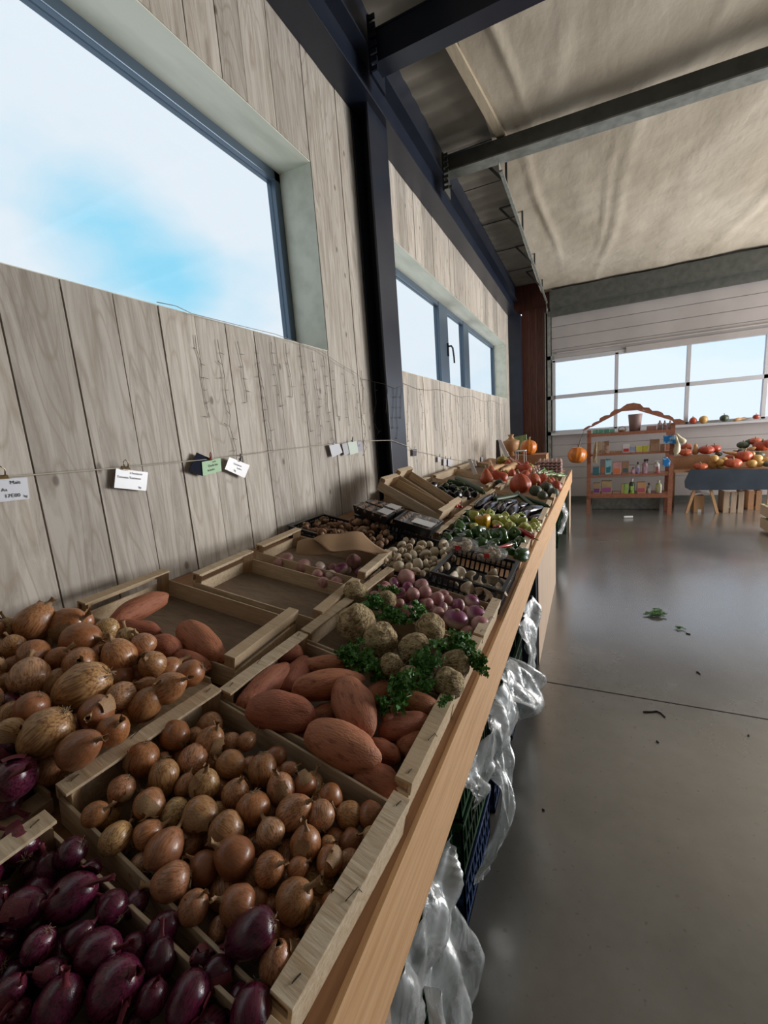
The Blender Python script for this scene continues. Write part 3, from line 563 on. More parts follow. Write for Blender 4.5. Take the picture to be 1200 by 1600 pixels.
def mushroom(name, m, seed, open_=False):
    prof = [(-.18, .30), (-.30, .62), (-.22, .93), (0.0, 1.0), (.30, .93), (.55, .72), (.72, .42), (.78, .06)]
    q = B(); lathe(q, prof, 18, nz_amp=.06, seed=seed)
    ex = [m_tube('stem', [(0, 0, -.1), (0, 0, -.5), (.05, 0, -.85)], .36, m_mstem, [1, .95, 1.05], 10)]
    return Proto(name, [(name, meshof(name, q, m))]+ex)
WM = [mushroom('white_mushroom', m_mush, s) for s in (41, 42)]; BM = [mushroom('brown_mushroom', m_bmush, s) for s in (43, 44)]
def oyster(seed):
    q = B(); rr_ = random.Random(seed); rings = []
    for (z, r, ox) in ((-1.0, .16, -.2), (-.6, .2, -.1), (-.25, .28, 0), (.0, .55, .15), (.15, .95, .35), (.28, 1.0, .38), (.30, .8, .36), (.24, .4, .3), (.2, .05, .25)):
        rings.append([q.verts.new((math.cos(a)*r*(1+.12*math.sin(3*a+seed))+ox, math.sin(a)*r*1.15, z+.1*math.sin(2*a+seed)*r)) for a in [2*math.pi*j/16 for j in range(16)]])
    for i in range(len(rings)-1):
        for j in range(16): q.faces.new((rings[i][j], rings[i][(j+1) % 16], rings[i+1][(j+1) % 16], rings[i+1][j]))
    q.faces.new(rings[0][::-1]); q.faces.new(rings[-1])
    return Proto('oyster_mushroom', [('oyster_mushroom', meshof('oyster_mushroom', q, m_oyst))])
OY = [oyster(s) for s in (1, 2, 3)]
aprof = [(-1, .10), (-.97, .45), (-.85, .78), (-.6, 1.0), (-.25, 1.0), (.1, .86), (.45, .68), (.75, .55), (.92, .45), (1.0, .2)]
def calyx(z, r):
    q = B(); rg = [[q.verts.new((math.cos(a)*rr*(1+.25*math.sin(5*a)*(1-i/2.2)), math.sin(a)*rr*(1+.25*math.sin(5*a)*(1-i/2.2)), zz)) for a in [2*math.pi*j/20 for j in range(20)]] for i, (zz, rr) in enumerate(((z-.25, r*1.35), (z, r), (z+.08, r*.4)))]
    for i in range(2):
        for j in range(20): q.faces.new((rg[i][j], rg[i][(j+1) % 20], rg[i+1][(j+1) % 20], rg[i+1][j]))
    return ('calyx', meshof('calyx', q, m_calyx))
AU = [tuber('aubergine', s, m_aub, aprof, bend=b_, amp=.02, extra=[calyx(.98, .42), m_tube('stem', [(b_, 0, 1.0), (b_*1.3, .05, 1.22)], .13, m_calyx)]) for s, b_ in ((51, .18), (52, -.1))]
CO = [tuber('courgette', 53, m_cour, [(-1, .3), (-.97, .75), (-.9, .98), (-.5, 1), (0, 1), (.5, .95), (.85, .85), (.95, .6), (1, .4)], bend=.05, amp=.02, extra=[m_tube('stem', [(.05, 0, .97), (.05, 0, 1.1)], .45, m_calyx, seg=5)])]
def pepper(name, m, seed, el=1.1):
    pr_ = [(-1*el, .12), (-.95*el, .42), (-.6*el, .72), (0, .92), (.5*el, 1.0), (.85*el, .88), (.95*el, .5), (.82*el, .12)]
    return sph(name, seed, m, prof=pr_, lobes=4, la=.22, amp=.08, extra=[m_tube('stem', [(0, 0, .8*el), (.05, 0, 1.05*el), (.2, 0, 1.3*el)], .13, m_stalk)])
GP = [pepper('green_pepper', m_gpep, 61), pepper('green_pepper', m_gpep, 62, .95)]; YP = [pepper('yellow_pepper', m_ypep, 63)]; LP = [pepper('pale_pepper', m_lpep, 64, 1.2), pepper('pale_pepper', m_lpep, 65, .9)]; RP = [pepper('red_pepper', m_chil, 66)]
CH = [tuber('red_chilli', 67, m_chil, [(-1, .08), (-.6, .5), (0, .9), (.6, 1), (.95, .7), (1, .3)], bend=.2, extra=[m_tube('stem', [(.2, 0, 1), (.3, 0, 1.3)], .25, m_stalk)])]
def squash(name, m, seed, sq=.85, lobes=10, la=.10, point=0.0, stem=(.12, .35), amp=.03):
    pr_ = [(z*sq+(point*(z**3) if z > 0 else 0), r*(1-.25*max(0, z)*min(1, point*2))) for z, r in ellprof(16, p=.8)]
    zt_ = sq+point
    pr_[-1] = (zt_*.93, .04) if not point else pr_[-1]
    return sph(name, seed, m, prof=pr_, lobes=lobes, la=la, amp=amp, seg=40, extra=[m_tube('stem', [(0, 0, zt_*.86), (.03, 0, zt_+.12), (.12, .03, zt_+stem[1])], stem[0], m_pstem, [1.4, .8, 1.0], 7)])
KU = [squash('red_kuri_squash', m_kuri, 71, .85, 10, .05, .25), squash('red_kuri_squash', m_kuri, 72, .9, 10, .04, .15)]
KP = [squash('red_kuri_squash', m_kuri, 73, .85, 8, .03, .75, (.10, .5))]
PU = [squash('pumpkin', m_pump, 74, .95, 12, .09, 0)]; GO = [squash('green_gourd', m_gourd, 75, .85, 8, .05, 0)]
bprof = [(-1, .15), (-.95, .5), (-.75, .85), (-.45, 1.0), (-.15, .9), (.1, .66), (.4, .55), (.75, .55), (.92, .42), (.97, .2)]
BU = [tuber('butternut_squash', 76, m_butt, bprof, amp=.03, extra=[m_tube('stem', [(.1, 0, .9), (.12, 0, 1.12)], .12, m_pstem)])]
RK = [tuber('red_kuri_squash', 77, m_kuri, bprof, amp=.03, extra=[m_tube('stem', [(.1, 0, .9), (.12, 0, 1.15)], .12, m_pstem)])]
ST = [squash('striped_gourd', m_strip, 78, .7, 10, .12, 0)]
# ---- celeriac with roots; leaf bunches are its own parts
def celeriac(seed):
    rnd = random.Random(seed); q = B(); lathe(q, [(z*.92, r) for z, r in ellprof(18, p=.8)], 30, nz_amp=.14, nz_scale=2.2, seed=seed)
    body = meshof('celeriac', q, m_cel); q = B()
    for _ in range(46):
        a = rnd.uniform(0, 6.28); z = rnd.uniform(-.95, .15); r = math.sqrt(max(0, 1-z*z)); pts = []
        for k_ in range(6):
            rr = r*(1.0+.05*k_/3); pts.append((math.cos(a)*rr, math.sin(a)*rr, z)); a += rnd.uniform(-.28, .28); z -= rnd.uniform(-.04, .2); r = math.sqrt(max(0.02, 1-min(.98, z*z)))
        tube(q, pts, .035, 4, [1, 1, .8, .7, .5, .3])
    rt = meshof('root_strands', q, m_cel); return Proto('celeriac', [('celeriac', body), ('root_strands', rt)])
CE = [celeriac(81), celeriac(82), celeriac(83)]
def leafbunch(seed, n=95):
    """stalks that leave the origin along +Z and carry lobed leaflets; unit size about 1"""
    rnd = random.Random(seed); q = B(); ql = B()
    for s_ in range(9):
        d = Vector((rnd.uniform(-.75, .75), rnd.uniform(-.75, .75), rnd.uniform(.35, 1))).normalized(); L = rnd.uniform(.7, 1.15)
        pts = [d*L*t+Vector((0, 0, .35*t*(1-t)))+Vector((d.x, d.y, -.5))*(.25*t*t) for t in (0, .25, .5, .75, 1)]
        tube(q, pts, .022, 5, [1.4, 1.1, .9, .7, .4])
        for k_ in range(n//5):
            t = rnd.uniform(.45, 1.05); i = min(3, int(t*4)); b = pts[i].lerp(pts[i+1], min(1, t*4-i)); c = b+Vector((rnd.uniform(-.24, .24), rnd.uniform(-.24, .24), rnd.uniform(-.12, .2)))
            X = Vector((rnd.uniform(-1, 1), rnd.uniform(-1, 1), rnd.uniform(-.5, .7))).normalized(); nrm = (Vector((0, 0, 1))+Vector((rnd.uniform(-.9, .9), rnd.uniform(-.9, .9), 0))).normalized(); Y = nrm.cross(X).normalized(); Z = X.cross(Y)
            sz = rnd.uniform(.14, .27); cv = ql.verts.new(c); ring = []
            outl = [(-.5, 0), (-.3, .35), (.05, .3), (.1, .65), (.4, .6), (.42, .25), (.75, .28), (1.0, 0), (.75, -.28), (.42, -.25), (.4, -.6), (.1, -.65), (.05, -.3), (-.3, -.35)]
            for (u, v) in outl: ring.append(ql.verts.new(c+X*u*sz+Y*v*sz+Z*(abs(v)*.35-.15*u*u)*sz))
            for j in range(len(ring)): ql.faces.new((cv, ring[j], ring[(j+1) % len(ring)]))
            if k_ % 2 == 0: tube(q, [b, c-X*.5*sz], .010, 3)
    return meshof('stalks', q, m_stalk), meshof('leaves', ql, m_leaf, False)
LB = [leafbunch(s) for s in (91, 92, 93, 94)]
# ---- laying out a crate: items seen in the photograph give position and size, then neighbours are pushed apart along depth
def settle(items, step=30, lo=-0.07):
    """items: dict p (Vector), r; nudges overlapping neighbours apart, the smaller one going deeper"""
    for _ in range(step):
        for i, a in enumerate(items):
            for b in items[i+1:]:
                d = (a['p']-b['p']).length; need = (a['r']+b['r'])*0.90
                if d < need:
                    s_, l = (a, b) if a['r'] < b['r'] else (b, a)
                    dr = (s_['p']-CAM); k_ = 1+(need-d)*0.25/dr.length
                    np_ = CAM+dr*k_
                    if np_.z+T*np_.x-.871 > lo: s_['p'] = np_; s_['r'] *= k_
    return items
NTH = ['first', 'second', 'third', 'fourth', 'fifth', 'sixth', 'seventh', 'eighth', 'ninth', 'tenth', 'eleventh', 'twelfth', 'thirteenth', 'fourteenth']
def rank(items, low, high, nrow=5, cat='onion'):
    """a place in words for each item: its row between two landmarks, and its turn counted from the aisle"""
    it = sorted(items, key=lambda a: a['p'].y); k_ = max(1, math.ceil(len(it)/nrow)); rows = [it[i:i+k_] for i in range(0, len(it), k_)]
    for ri, row in enumerate(rows):
        row.sort(key=lambda a: -a['p'].x)
        where = 'row by %s' % low if ri == 0 else ('row by %s' % high if ri == len(rows)-1 else '%s row from %s' % (NTH[ri], low))
        for j, a in enumerate(row): a['where'] = 'lying among the green peppers' if len(it) == 1 else '%s from aisle, %s' % (NTH[j] if j < 14 else 'last', where)
def heap(lst, off, protos, adj, cat, group, low, high, nrow=5, fill=None, rf=0.024, lo=-0.065, flatdir=False, seed=3, sc=1.0):
    """lst: (px, py, pr[, neck angle in the picture, degrees counter-clockwise from right])"""
    rnd = random.Random(seed); items = []
    for t in lst:
        p = sl(t[0], t[1], off); items.append(dict(p=p, r=t[2]*depth(p)/FPX*sc, ang=t[3] if len(t) > 3 else None, pr=protos[t[4]] if len(t) > 4 else None))
    settle(items, lo=lo); rank(items, low, high, nrow)
    sizes = sorted(a['r'] for a in items); q1, q3 = sizes[len(sizes)//4], sizes[3*len(sizes)//4]
    for a in items:
        if a['ang'] is not None:
            t = math.radians(a['ang']); d = Rv*math.cos(t)+Uv*math.sin(t)-Fv*0.15
        else:
            d = Vector((rnd.uniform(-1, 1), rnd.uniform(-1, 1), rnd.uniform(-.35, .9)))
        size = 'small' if a['r'] < q1 else ('large' if a['r'] > q3 else 'mid-sized')
        a['o'] = put(a['pr'] or rnd.choice(protos), a['p'], axis_rot(d, rnd.uniform(0, 6)), [a['r']*rnd.uniform(.96, 1.0), a['r']*rnd.uniform(.93, 1.0), a['r']*rnd.uniform(.94, 1.0)], '%s %s, %s' % (size, adj, a['where']), cat, group)
    if fill:
        (xa, xb, ya, yb, n, lab) = fill; placed = [(a['p'], a['r']) for a in items]; made = 0
        for _ in range(n*160):
            if made >= n: break
            x = rnd.uniform(xa+rf, xb-rf); yy = rnd.uniform(ya+rf, yb-rf); o_ = rnd.uniform(lo+rf*.1, off-0.012); p = Vector((x, yy, slz(x, o_)))
            if all((p-c).length > .84*(rf+r) for c, r in placed):
                placed.append((p, rf)); made += 1
                put(rnd.choice(protos), p, axis_rot((rnd.uniform(-1, 1), rnd.uniform(-1, 1), rnd.uniform(-1, 1)), rnd.uniform(0, 6)), [rf*rnd.uniform(.9, 1.05)]*3, lab, cat, lab)
    return items
def A_(l, ox, oy, k): return [(ox+t[0]/k, oy+t[1]/k, t[2]/k, *t[3:]) for t in l]
# front crate of yellow onions
L1 = A_([(730, 195, 90), (855, 200, 55), (955, 230, 88, 60), (1085, 240, 60), (1180, 235, 60), (1080, 375, 85, -20), (845, 350, 92), (530, 340, 100, -100), (665, 450, 90, -80), (655, 345, 45), (795, 515, 65), (920, 505, 95, 80), (1110, 560, 85, 70), (570, 625, 95, -30), (735, 685, 92, 200), (885, 690, 105, -10), (235, 690, 78, 30), (400, 530, 80, 240), (360, 840, 92), (555, 815, 85), (665, 920, 118), (520, 1010, 75, 60), (715, 1110, 110), (815, 890, 90), (920, 1030, 100), (1050, 780, 105, -30), (1110, 960, 120, 140), (1000, 660, 50)], 90, 1100, 4)
L1 += A_([(280, 90, 90, -90), (370, 10, 65), (440, 90, 50), (395, 210, 90, 100), (220, 330, 105, -95), (545, 190, 75), (700, 260, 80, -40), (470, 360, 105, 40), (645, 380, 90), (820, 380, 85, 150), (955, 375, 85, 10), (330, 490, 92), (550, 555, 102, 85), (690, 555, 50), (835, 540, 75), (700, 660, 85), (820, 680, 82), (960, 500, 55), (325, 710, 98), (500, 710, 65), (480, 910, 125, 50), (130, 940, 115, 150), (250, 900, 65), (340, 950, 65), (700, 930, 60, 80), (430, 1130, 85, 170), (600, 1130, 65, -120)], 340, 1180, 4)
L1 += A_([(170, 470, 95, 60), (690, 820, 112, 85), (330, 610, 70), (570, 480, 50), (850, 790, 60)], 260, 1300, 4)
heap(L1, -0.020, YO, 'yellow onion', 'onion', 'small yellow onions in the crate at the aisle edge', 'red onions', 'sweet potatoes', 9, fill=(-.74, -.31, .29, .575, 46, 'yellow onion half buried under others in the aisle-side onion crate'))
# one red onion strayed into that crate
p = sl(340+215/4, 1180+1110/4, -0.005); put(RO[0], p, axis_rot(-Rv-Uv*.5), (.026, .024, .030), 'stray dark red onion lying among the yellow onions near the crate rail', 'onion')
# red onions
L2 = A_([(120, 280, 110), (450, 330, 90, 225), (450, 610, 140, 40), (150, 670, 110, 15), (0, 590, 45), (40, 870, 90), (240, 910, 90, 240), (700, 670, 95), (610, 950, 125, 20), (1010, 820, 95), (720, 1170, 160, 45), (370, 1270, 140, 70), (60, 1200, 90, 40), (100, 1340, 80), (1180, 1230, 120), (950, 1240, 95, 80), (300, 430, 80), (560, 450, 70), (850, 640, 70), (1000, 1010, 100), (640, 1370, 80), (860, 1400, 75, 80), (20, 430, 70), (310, 1080, 70), (480, 860, 75), (230, 780, 70), (840, 930, 85), (500, 1120, 70), (1350, 1080, 90), (1500, 1240, 90), (1250, 980, 60), (200, 420, 60), (-90, 480, 90), (-60, 740, 90), (-80, 1050, 90)], 0, 1250, 4)
L2 += A_([(200, 1040, 150), (530, 1130, 130), (30, 650, 60), (250, 880, 80), (420, 1010, 70)], 260, 1300, 4)[1:2]
heap(L2, -0.022, RO, 'dark red onion', 'onion', 'red onions in the near crate', 'crate end', 'yellow onions', 5, fill=(-.74, -.31, -.03, .255, 34, 'dark red onion half buried under others in the red onion crate'), rf=.028)
# big onions heaped by the wall
k7 = 1200/420
L3 = A_([(155, 205, 78), (35, 235, 48, 100), (60, 310, 50), (160, 265, 70, 60), (300, 215, 75, 20), (150, 350, 66), (260, 370, 55), (360, 290, 85, 10), (530, 360, 75, 110), (640, 310, 55), (570, 280, 50), (360, 390, 75), (130, 450, 80), (375, 490, 105, 205), (530, 450, 60), (540, 535, 65), (680, 395, 60), (745, 420, 58), (850, 435, 60, 200), (750, 500, 70, 30), (650, 575, 72, 60), (660, 500, 50), (580, 620, 55), (430, 610, 75), (505, 690, 70), (210, 700, 105, 225), (140, 590, 70, 240), (290, 590, 60), (340, 680, 60), (350, 775, 85, 30), (230, 845, 85, 250), (40, 700, 65), (10, 480, 50), (0, 330, 40), (450, 350, 50), (620, 440, 45), (240, 480, 55), (40, 620, 55), (460, 480, 40), (100, 520, 50), (70, 400, 50), (-60, 240, 60), (-50, 420, 60), (-70, 560, 70)], 0, 900, k7)
heap(L3, 0.038, YO, 'golden brown onion', 'onion', 'large yellow onions heaped by the wall', 'heap end', 'half-empty crate', 7, fill=(-1.30, -.83, .02, .64, 60, 'golden onion half buried in the heap by the wall'), rf=.028, lo=-.06, seed=5)
L3r = A_([(30, 580, 52), (60, 905, 95), (-20, 790, 80), (90, 990, 60), (10, 1010, 70)], 0, 900, k7)
heap(L3r, 0.012, RO, 'red onion beside the yellow heap', 'onion', 'red onions beside the yellow heap', 'heap end', 'wall', 2, seed=8)
# loose skins
m_flk = m_onionp
# long things: two picture points on a sloping layer give the axis
def long_(p1, p2, wpx, off, pr_, label, cat, group=None, wmul=1.0, off2=None):
    a = sl(*p1, off); b = sl(*p2, off if off2 is None else off2); c = (a+b)/2; L = (b-a).length/2; r = wpx*depth(c)/FPX*wmul
    return put(pr_, c, axis_rot(b-a, random.uniform(0, 6)), (r, r, L), label, cat, group)
def LC(cx, cy, h, w, ang, ox, oy, k, off, pr_, label, cat, group=None, off2=None):
    t = math.radians(ang); cx = ox+cx/k; cy = oy+cy/k; dx = h/k*math.cos(t); dy = -h/k*math.sin(t)
    return long_((cx-dx, cy-dy), (cx+dx, cy+dy), w/k, off, pr_, label, cat, group, off2=off2)
g = 'sweet potatoes in the aisle-side crate'
for cx, cy, h, w, an, of, pi_, lab in [(360, 290, 58, 42, 0, -.03, 1, 'round sweet potato in the wall-side corner of its crate'), (270, 412, 125, 48, 40, -.025, 0, 'slender sweet potato leaning on the wall-side crate end'), (500, 332, 90, 34, 3, -.035, 1, 'sweet potato lying against the celeriac side slat'), (385, 375, 75, 45, 50, -.045, 3, 'sweet potato mostly hidden between two long ones'), (510, 408, 135, 55, 8, -.015, 2, 'long smooth sweet potato pointing to the celeriac leaves'), (335, 510, 132, 74, -8, -.012, 1, 'big pitted sweet potato next to the onion crate'), (612, 497, 112, 78, -65, -.008, 0, 'broad upright-leaning sweet potato in the middle of the crate'), (568, 640, 150, 82, -24, -.008, 0, 'largest sweet potato with a pointed tip'), (800, 565, 104, 55, 8, -.03, 3, 'rough sweet potato under the leaves near the edge board'), (855, 485, 85, 48, -15, -.02, 2, 'dark sweet potato directly under the celery leaves'), (712, 655, 75, 42, -20, -.04, 1, 'sweet potato behind the tip of the largest one'), (835, 632, 65, 50, 20, -.045, 3, 'sweet potato in the deep corner by the aisle rail'), (700, 768, 95, 60, -20, -.04, 0, 'brown-spotted sweet potato against the onion crate slat'), (400, 612, 70, 40, -30, -.06, 2, 'sweet potato at the bottom below the pitted one'), (500, 525, 60, 45, 20, -.06, 3, 'sweet potato in the gap between the two big ones'), (700, 440, 60, 40, 30, -.045, 1, 'sweet potato end beside the celery stalks')]:
    LC(cx, cy, h, w, an, 300, 900, 2.4, of, SP[pi_], lab, 'sweet potato', g)
o = LC(742, 522, 34, 26, 60, 300, 900, 2.4, -.012, SP[1], 'small broken sweet potato showing bright orange flesh', 'sweet potato', g)
g = 'sweet potatoes in the half-empty crate'
for cx, cy, h, w, an, of, pi_, lab in [(615, 145, 140, 52, 25, -.01, 3, 'long sweet potato leaning against the plank wall crate end'), (600, 237, 122, 42, -3, -.015, 1, 'sweet potato just below the one leaning on the crate end'), (735, 315, 72, 55, -15, -.02, 0, 'stubby sweet potato with its scar showing beside the onions'), (900, 305, 118, 72, -42, -.03, 0, 'largest sweet potato on the bare crate base'), (855, 382, 85, 42, -25, -.03, 1, 'sweet potato between the largest one and the onions')]:
    LC(cx, cy, h, w, an, 0, 900, k7, of+.005, SP[pi_], lab, 'sweet potato', g)
# celeriac
cl = [(610, 62, 45, 'small celeriac behind the leaves by the wooden post'), (615, 176, 72, 'pale knobbly celeriac closest to the empty crate'), (706, 238, 64, 'celeriac with curled roots in front of the leafy tuft'), (835, 275, 62, 'celeriac with tangled roots in the middle of the pile'), (893, 195, 56, 'celeriac next to the purple turnips'), (745, 335, 45, 'shaded celeriac low between two others'), (812, 375, 40, 'small celeriac above the loose celery leaves'), (962, 400, 58, 'golden celeriac against the aisle rail'), (985, 330, 55, 'celeriac under the large leaf bunch'), (730, 90, 36, 'celeriac peeping out between turnips and leaves')]
CEL = []
its = [dict(p=sl(300+cx/2.4, 900+cy/2.4, .008), r=r/2.4, lab=lab) for cx, cy, r, lab in cl]
for a in its: a['r'] *= depth(a['p'])/FPX
settle(its, lo=-.05)
for i, a in enumerate(its):
    CEL.append(put(CE[i % 3], a['p'], axis_rot((random.uniform(-.5, .5), random.uniform(-.5, .5), 1 if i != 1 else .4), random.uniform(0, 6)), [a['r']*1.0]*3, a['lab'], 'celeriac', 'celeriac piled on the stall'))
def bunch(ci, cx, cy, r, dirx, diry, k=0, off=.05):
    """a leaf bunch growing from celeriac number ci, centred on the given spot above the pile"""
    p = sl(300+cx/2.4, 900+cy/2.4, off); R_ = r/2.4*depth(p)/FPX; d = (Rv*dirx+Uv*diry+Vector((0, 0, .6))).normalized()
    base = p-d*R_*.65; Mx = Matrix.Translation(base) @ axis_rot(d, k*1.7).to_4x4() @ Matrix.Diagonal((R_*1.05, R_*1.05, R_*1.05, 1)); st, lf = LB[k % 4]
    par = CEL[ci]; s1 = bpy.data.objects.new('stalks', st); COL.objects.link(s1); s1.parent = par; s1.matrix_parent_inverse = par.matrix_world.inverted(); s1.matrix_world = Mx
    l1 = bpy.data.objects.new('leaves', lf); COL.objects.link(l1); l1.parent = par; l1.matrix_parent_inverse = par.matrix_world.inverted(); l1.matrix_world = Mx
bpy.context.view_layer.update()
for ci, cx, cy, r, dx_, dy_, k_, of in [(0, 668, 95, 62, 0, .4, 0, .03), (9, 745, 50, 42, .3, .3, 1, .02), (4, 855, 135, 66, .5, .1, 2, .02), (9, 735, 135, 48, -.2, .1, 3, .025), (8, 975, 245, 95, .1, .5, 0, .04), (8, 1068, 310, 72, .8, -.3, 1, .03), (3, 880, 320, 62, 0, -.5, 2, .04), (6, 775, 425, 90, -.3, -.4, 3, .035), (7, 948, 468, 40, .1, -.8, 1, .03), (5, 585, 280, 66, -.6, .1, 0, .0), (5, 650, 325, 64, -.3, -.3, 2, .0), (5, 620, 300, 60, .2, .1, 3, -.005), (5, 690, 350, 50, .2, -.3, 1, .0), (3, 880, 390, 50, .1, -.4, 0, .02), (3, 780, 150, 50, .2, .4, 3, .02), (6, 720, 490, 55, -.3, -.8, 0, .01), (1, 700, 370, 40, 0, -.5, 1, -.02)]:
    bunch(ci, cx, cy, r, dx_, dy_, k_, of)
# turnips
L4 = A_([(140, 95, 60, 20, 2), (235, 140, 46), (255, 180, 43), (180, 195, 45), (150, 150, 36), (100, 185, 38), (275, 255, 38), (335, 220, 44), (397, 238, 42), (340, 310, 38), (465, 265, 44), (550, 235, 50, 60, 0), (450, 350, 80, 85, 0), (580, 320, 68, 60, 0), (600, 385, 62, -90, 1), (370, 280, 36), (100, 250, 30), (230, 215, 30), (510, 300, 36), (400, 300, 34), (-60, 215, 45), (0, 170, 38), (60, 170, 36)], 600, 880, 4)
heap(L4, -.018, TU, 'pink and purple turnip', 'turnip', 'turnips in the crate by the edge board', 'celeriac', 'oyster mushrooms', 4, fill=(-.73, -.32, 1.22, 1.49, 26, 'pink turnip half buried under others beside the edge board'), rf=.026, seed=11)
L5 = A_([(895, 465, 22, 90, 1), (950, 492, 26), (1000, 495, 22), (1065, 500, 25), (1105, 475, 25), (1035, 520, 20), (1050, 540, 20), (920, 492, 16), (992, 518, 20), (1165, 542, 26), (1040, 495, 16), (1085, 500, 15), (870, 480, 18), (1125, 510, 18), (1010, 540, 18)], 0, 640, 2)
heap(L5, -.045, TU, 'turnip under the brown paper', 'turnip', 'turnips in the wall-side crate', 'empty crate', 'mushrooms', 2, seed=12)
# mushrooms
k8 = 1200/220
L6 = A_([(805, 610, 42), (840, 570, 32), (892, 580, 32), (870, 625, 34), (725, 665, 50), (800, 655, 30), (975, 610, 46), (950, 645, 42), (1045, 605, 36), (1010, 690, 52), (1085, 665, 42), (1165, 610, 52), (855, 710, 42), (905, 690, 42), (770, 720, 46), (780, 790, 52), (945, 770, 56), (865, 800, 46), (1025, 765, 46), (1085, 730, 32), (1150, 670, 32), (1175, 720, 42), (1140, 760, 36), (930, 830, 42), (1080, 830, 42), (1080, 780, 30), (690, 715, 32), (1215, 660, 40), (830, 655, 26), (1230, 720, 40), (1190, 790, 38), (660, 740, 34), (1020, 830, 34), (985, 850, 30), (1130, 810, 34)], 480, 740, k8)
heap(L6, -.012, WM, 'white button mushroom', 'mushroom', 'white mushrooms in the black tray', 'turnips', 'bagged mushrooms', 6, fill=(-.85, -.60, 1.57, 1.96, 30, 'white mushroom deep in the black tray'), rf=.020, seed=13, lo=-.06)
L7 = A_([(280, 440, 42), (125, 505, 44), (200, 495, 32), (245, 500, 36), (290, 505, 26), (345, 450, 36), (385, 415, 32), (430, 420, 46), (512, 415, 40), (570, 400, 20), (615, 425, 38), (575, 460, 42), (650, 458, 44), (475, 485, 42), (420, 480, 32), (540, 515, 36), (515, 470, 22), (620, 555, 42), (675, 508, 36), (710, 548, 28), (670, 582, 30), (618, 607, 38), (560, 560, 28), (330, 515, 28), (640, 512, 30), (380, 470, 30), (160, 490, 26), (560, 600, 26)], 480, 740, k8)
heap(L7, -.012, BM, 'brown mushroom', 'mushroom', 'brown mushrooms in the black tray', 'brown paper', 'wrapped trays', 5, fill=(-1.37, -.94, 1.72, 2.0, 34, 'brown mushroom deep in the black tray'), rf=.021, seed=14, lo=-.06)
L8 = A_([(645, 700, 30), (625, 745, 34), (705, 722, 26), (745, 748, 30), (790, 735, 32), (820, 710, 26), (872, 750, 30), (690, 790, 32), (740, 795, 30), (790, 812, 32), (850, 800, 32), (775, 772, 28), (830, 770, 26), (705, 755, 22), (815, 745, 22), (660, 735, 24)], 500, 660, 3)
heap(L8, -.012, OY, 'grey-beige oyster mushroom', 'mushroom', 'oyster mushrooms in the black lattice tray', 'turnips', 'bagged mushrooms', 3, seed=15, lo=-.075)
# peppers
L9 = A_([(655, 495, 34), (680, 470, 30), (690, 530, 32), (735, 520, 38), (780, 545, 34), (845, 542, 46), (905, 527, 34), (940, 567, 30), (880, 607, 30), (938, 620, 38), (970, 530, 26), (600, 545, 24), (825, 567, 22), (700, 490, 24), (640, 525, 26), (800, 580, 26), (905, 580, 26)], 500, 660, 3)
heap(L9, -.015, GP, 'glossy green pepper', 'pepper', 'green peppers', 'bagged mushrooms', 'aubergines', 4, fill=(-.74, -.31, 2.13, 2.85, 22, 'green pepper low in its crate'), rf=.038, seed=16)
L10 = A_([(720, 440, 26), (792, 432, 24), (860, 470, 26), (890, 490, 24), (915, 460, 24), (945, 470, 30), (960, 492, 28), (1008, 465, 16), (1000, 490, 20), (980, 510, 20), (915, 442, 18), (1020, 482, 16), (822, 455, 28), (832, 482, 24), (720, 490, 22), (760, 425, 20), (870, 440, 20), (1012, 500, 14), (940, 440, 16)], 500, 660, 3)
heap(L10, .0, LP, 'pale lime green pepper', 'pepper', 'pale peppers', 'green peppers', 'aubergines', 3, seed=17, lo=-.03)
heap(A_([(765, 468, 36, 100)], 500, 660, 3), .012, YP, 'bright orange-yellow pepper', 'pepper', None, 'the green peppers', 'x', 1)
heap(A_([(830, 498, 18, 100)], 500, 660, 3), .02, RP, 'bright red pepper', 'pepper', None, 'the green peppers', 'x', 1)
LC(952, 512, 60, 14, -28, 500, 660, 3, .01, CH[0], 'long thin pepper turning orange beside the lime peppers', 'pepper'); LC(865, 580, 36, 10, 12, 500, 660, 3, .02, CH[0], 'long dark red chilli on the green peppers', 'chilli')
# aubergines and courgettes
for i, (cx, cy, h, w, an, lab) in enumerate([(345, 735, 100, 42, 35, 'aubergine lying against the crate wall by the middle rail'), (400, 790, 75, 50, 35, 'aubergine below the one at the middle rail'), (435, 695, 34, 32, 80, 'small aubergine end beside the cardboard rail'), (510, 800, 50, 45, 60, 'aubergine between two larger ones in the near row'), (580, 755, 66, 38, 10, 'aubergine behind the roundest one'), (610, 825, 75, 66, 50, 'roundest and shiniest aubergine in the middle'), (700, 785, 60, 36, 10, 'aubergine next to the courgettes'), (800, 822, 120, 48, 12, 'longest aubergine pointing at the aisle rail'), (845, 890, 85, 32, 18, 'aubergine in the aisle-side corner'), (720, 862, 55, 42, 40, 'aubergine tip under the longest one'), (455, 825, 45, 32, 30, 'aubergine deep beside the pepper crate')]):
    LC(cx, cy, h, w, an, 700, 660, 6, -.005-.006*(i % 3), AU[i % 2], lab, 'aubergine', 'aubergines in the aisle-side crate')
for cx, cy, h, w, an, lab in [(545, 705, 110, 26, 10, 'courgette laid across behind the aubergines'), (720, 725, 100, 20, -38, 'courgette slanting towards the crate corner'), (835, 750, 120, 20, -20, 'long courgette along the far crate side'), (800, 735, 110, 18, -15, 'courgette behind the long one')]:
    LC(cx, cy, h, w, an, 700, 660, 6, .008, CO[0], lab, 'courgette', 'courgettes')
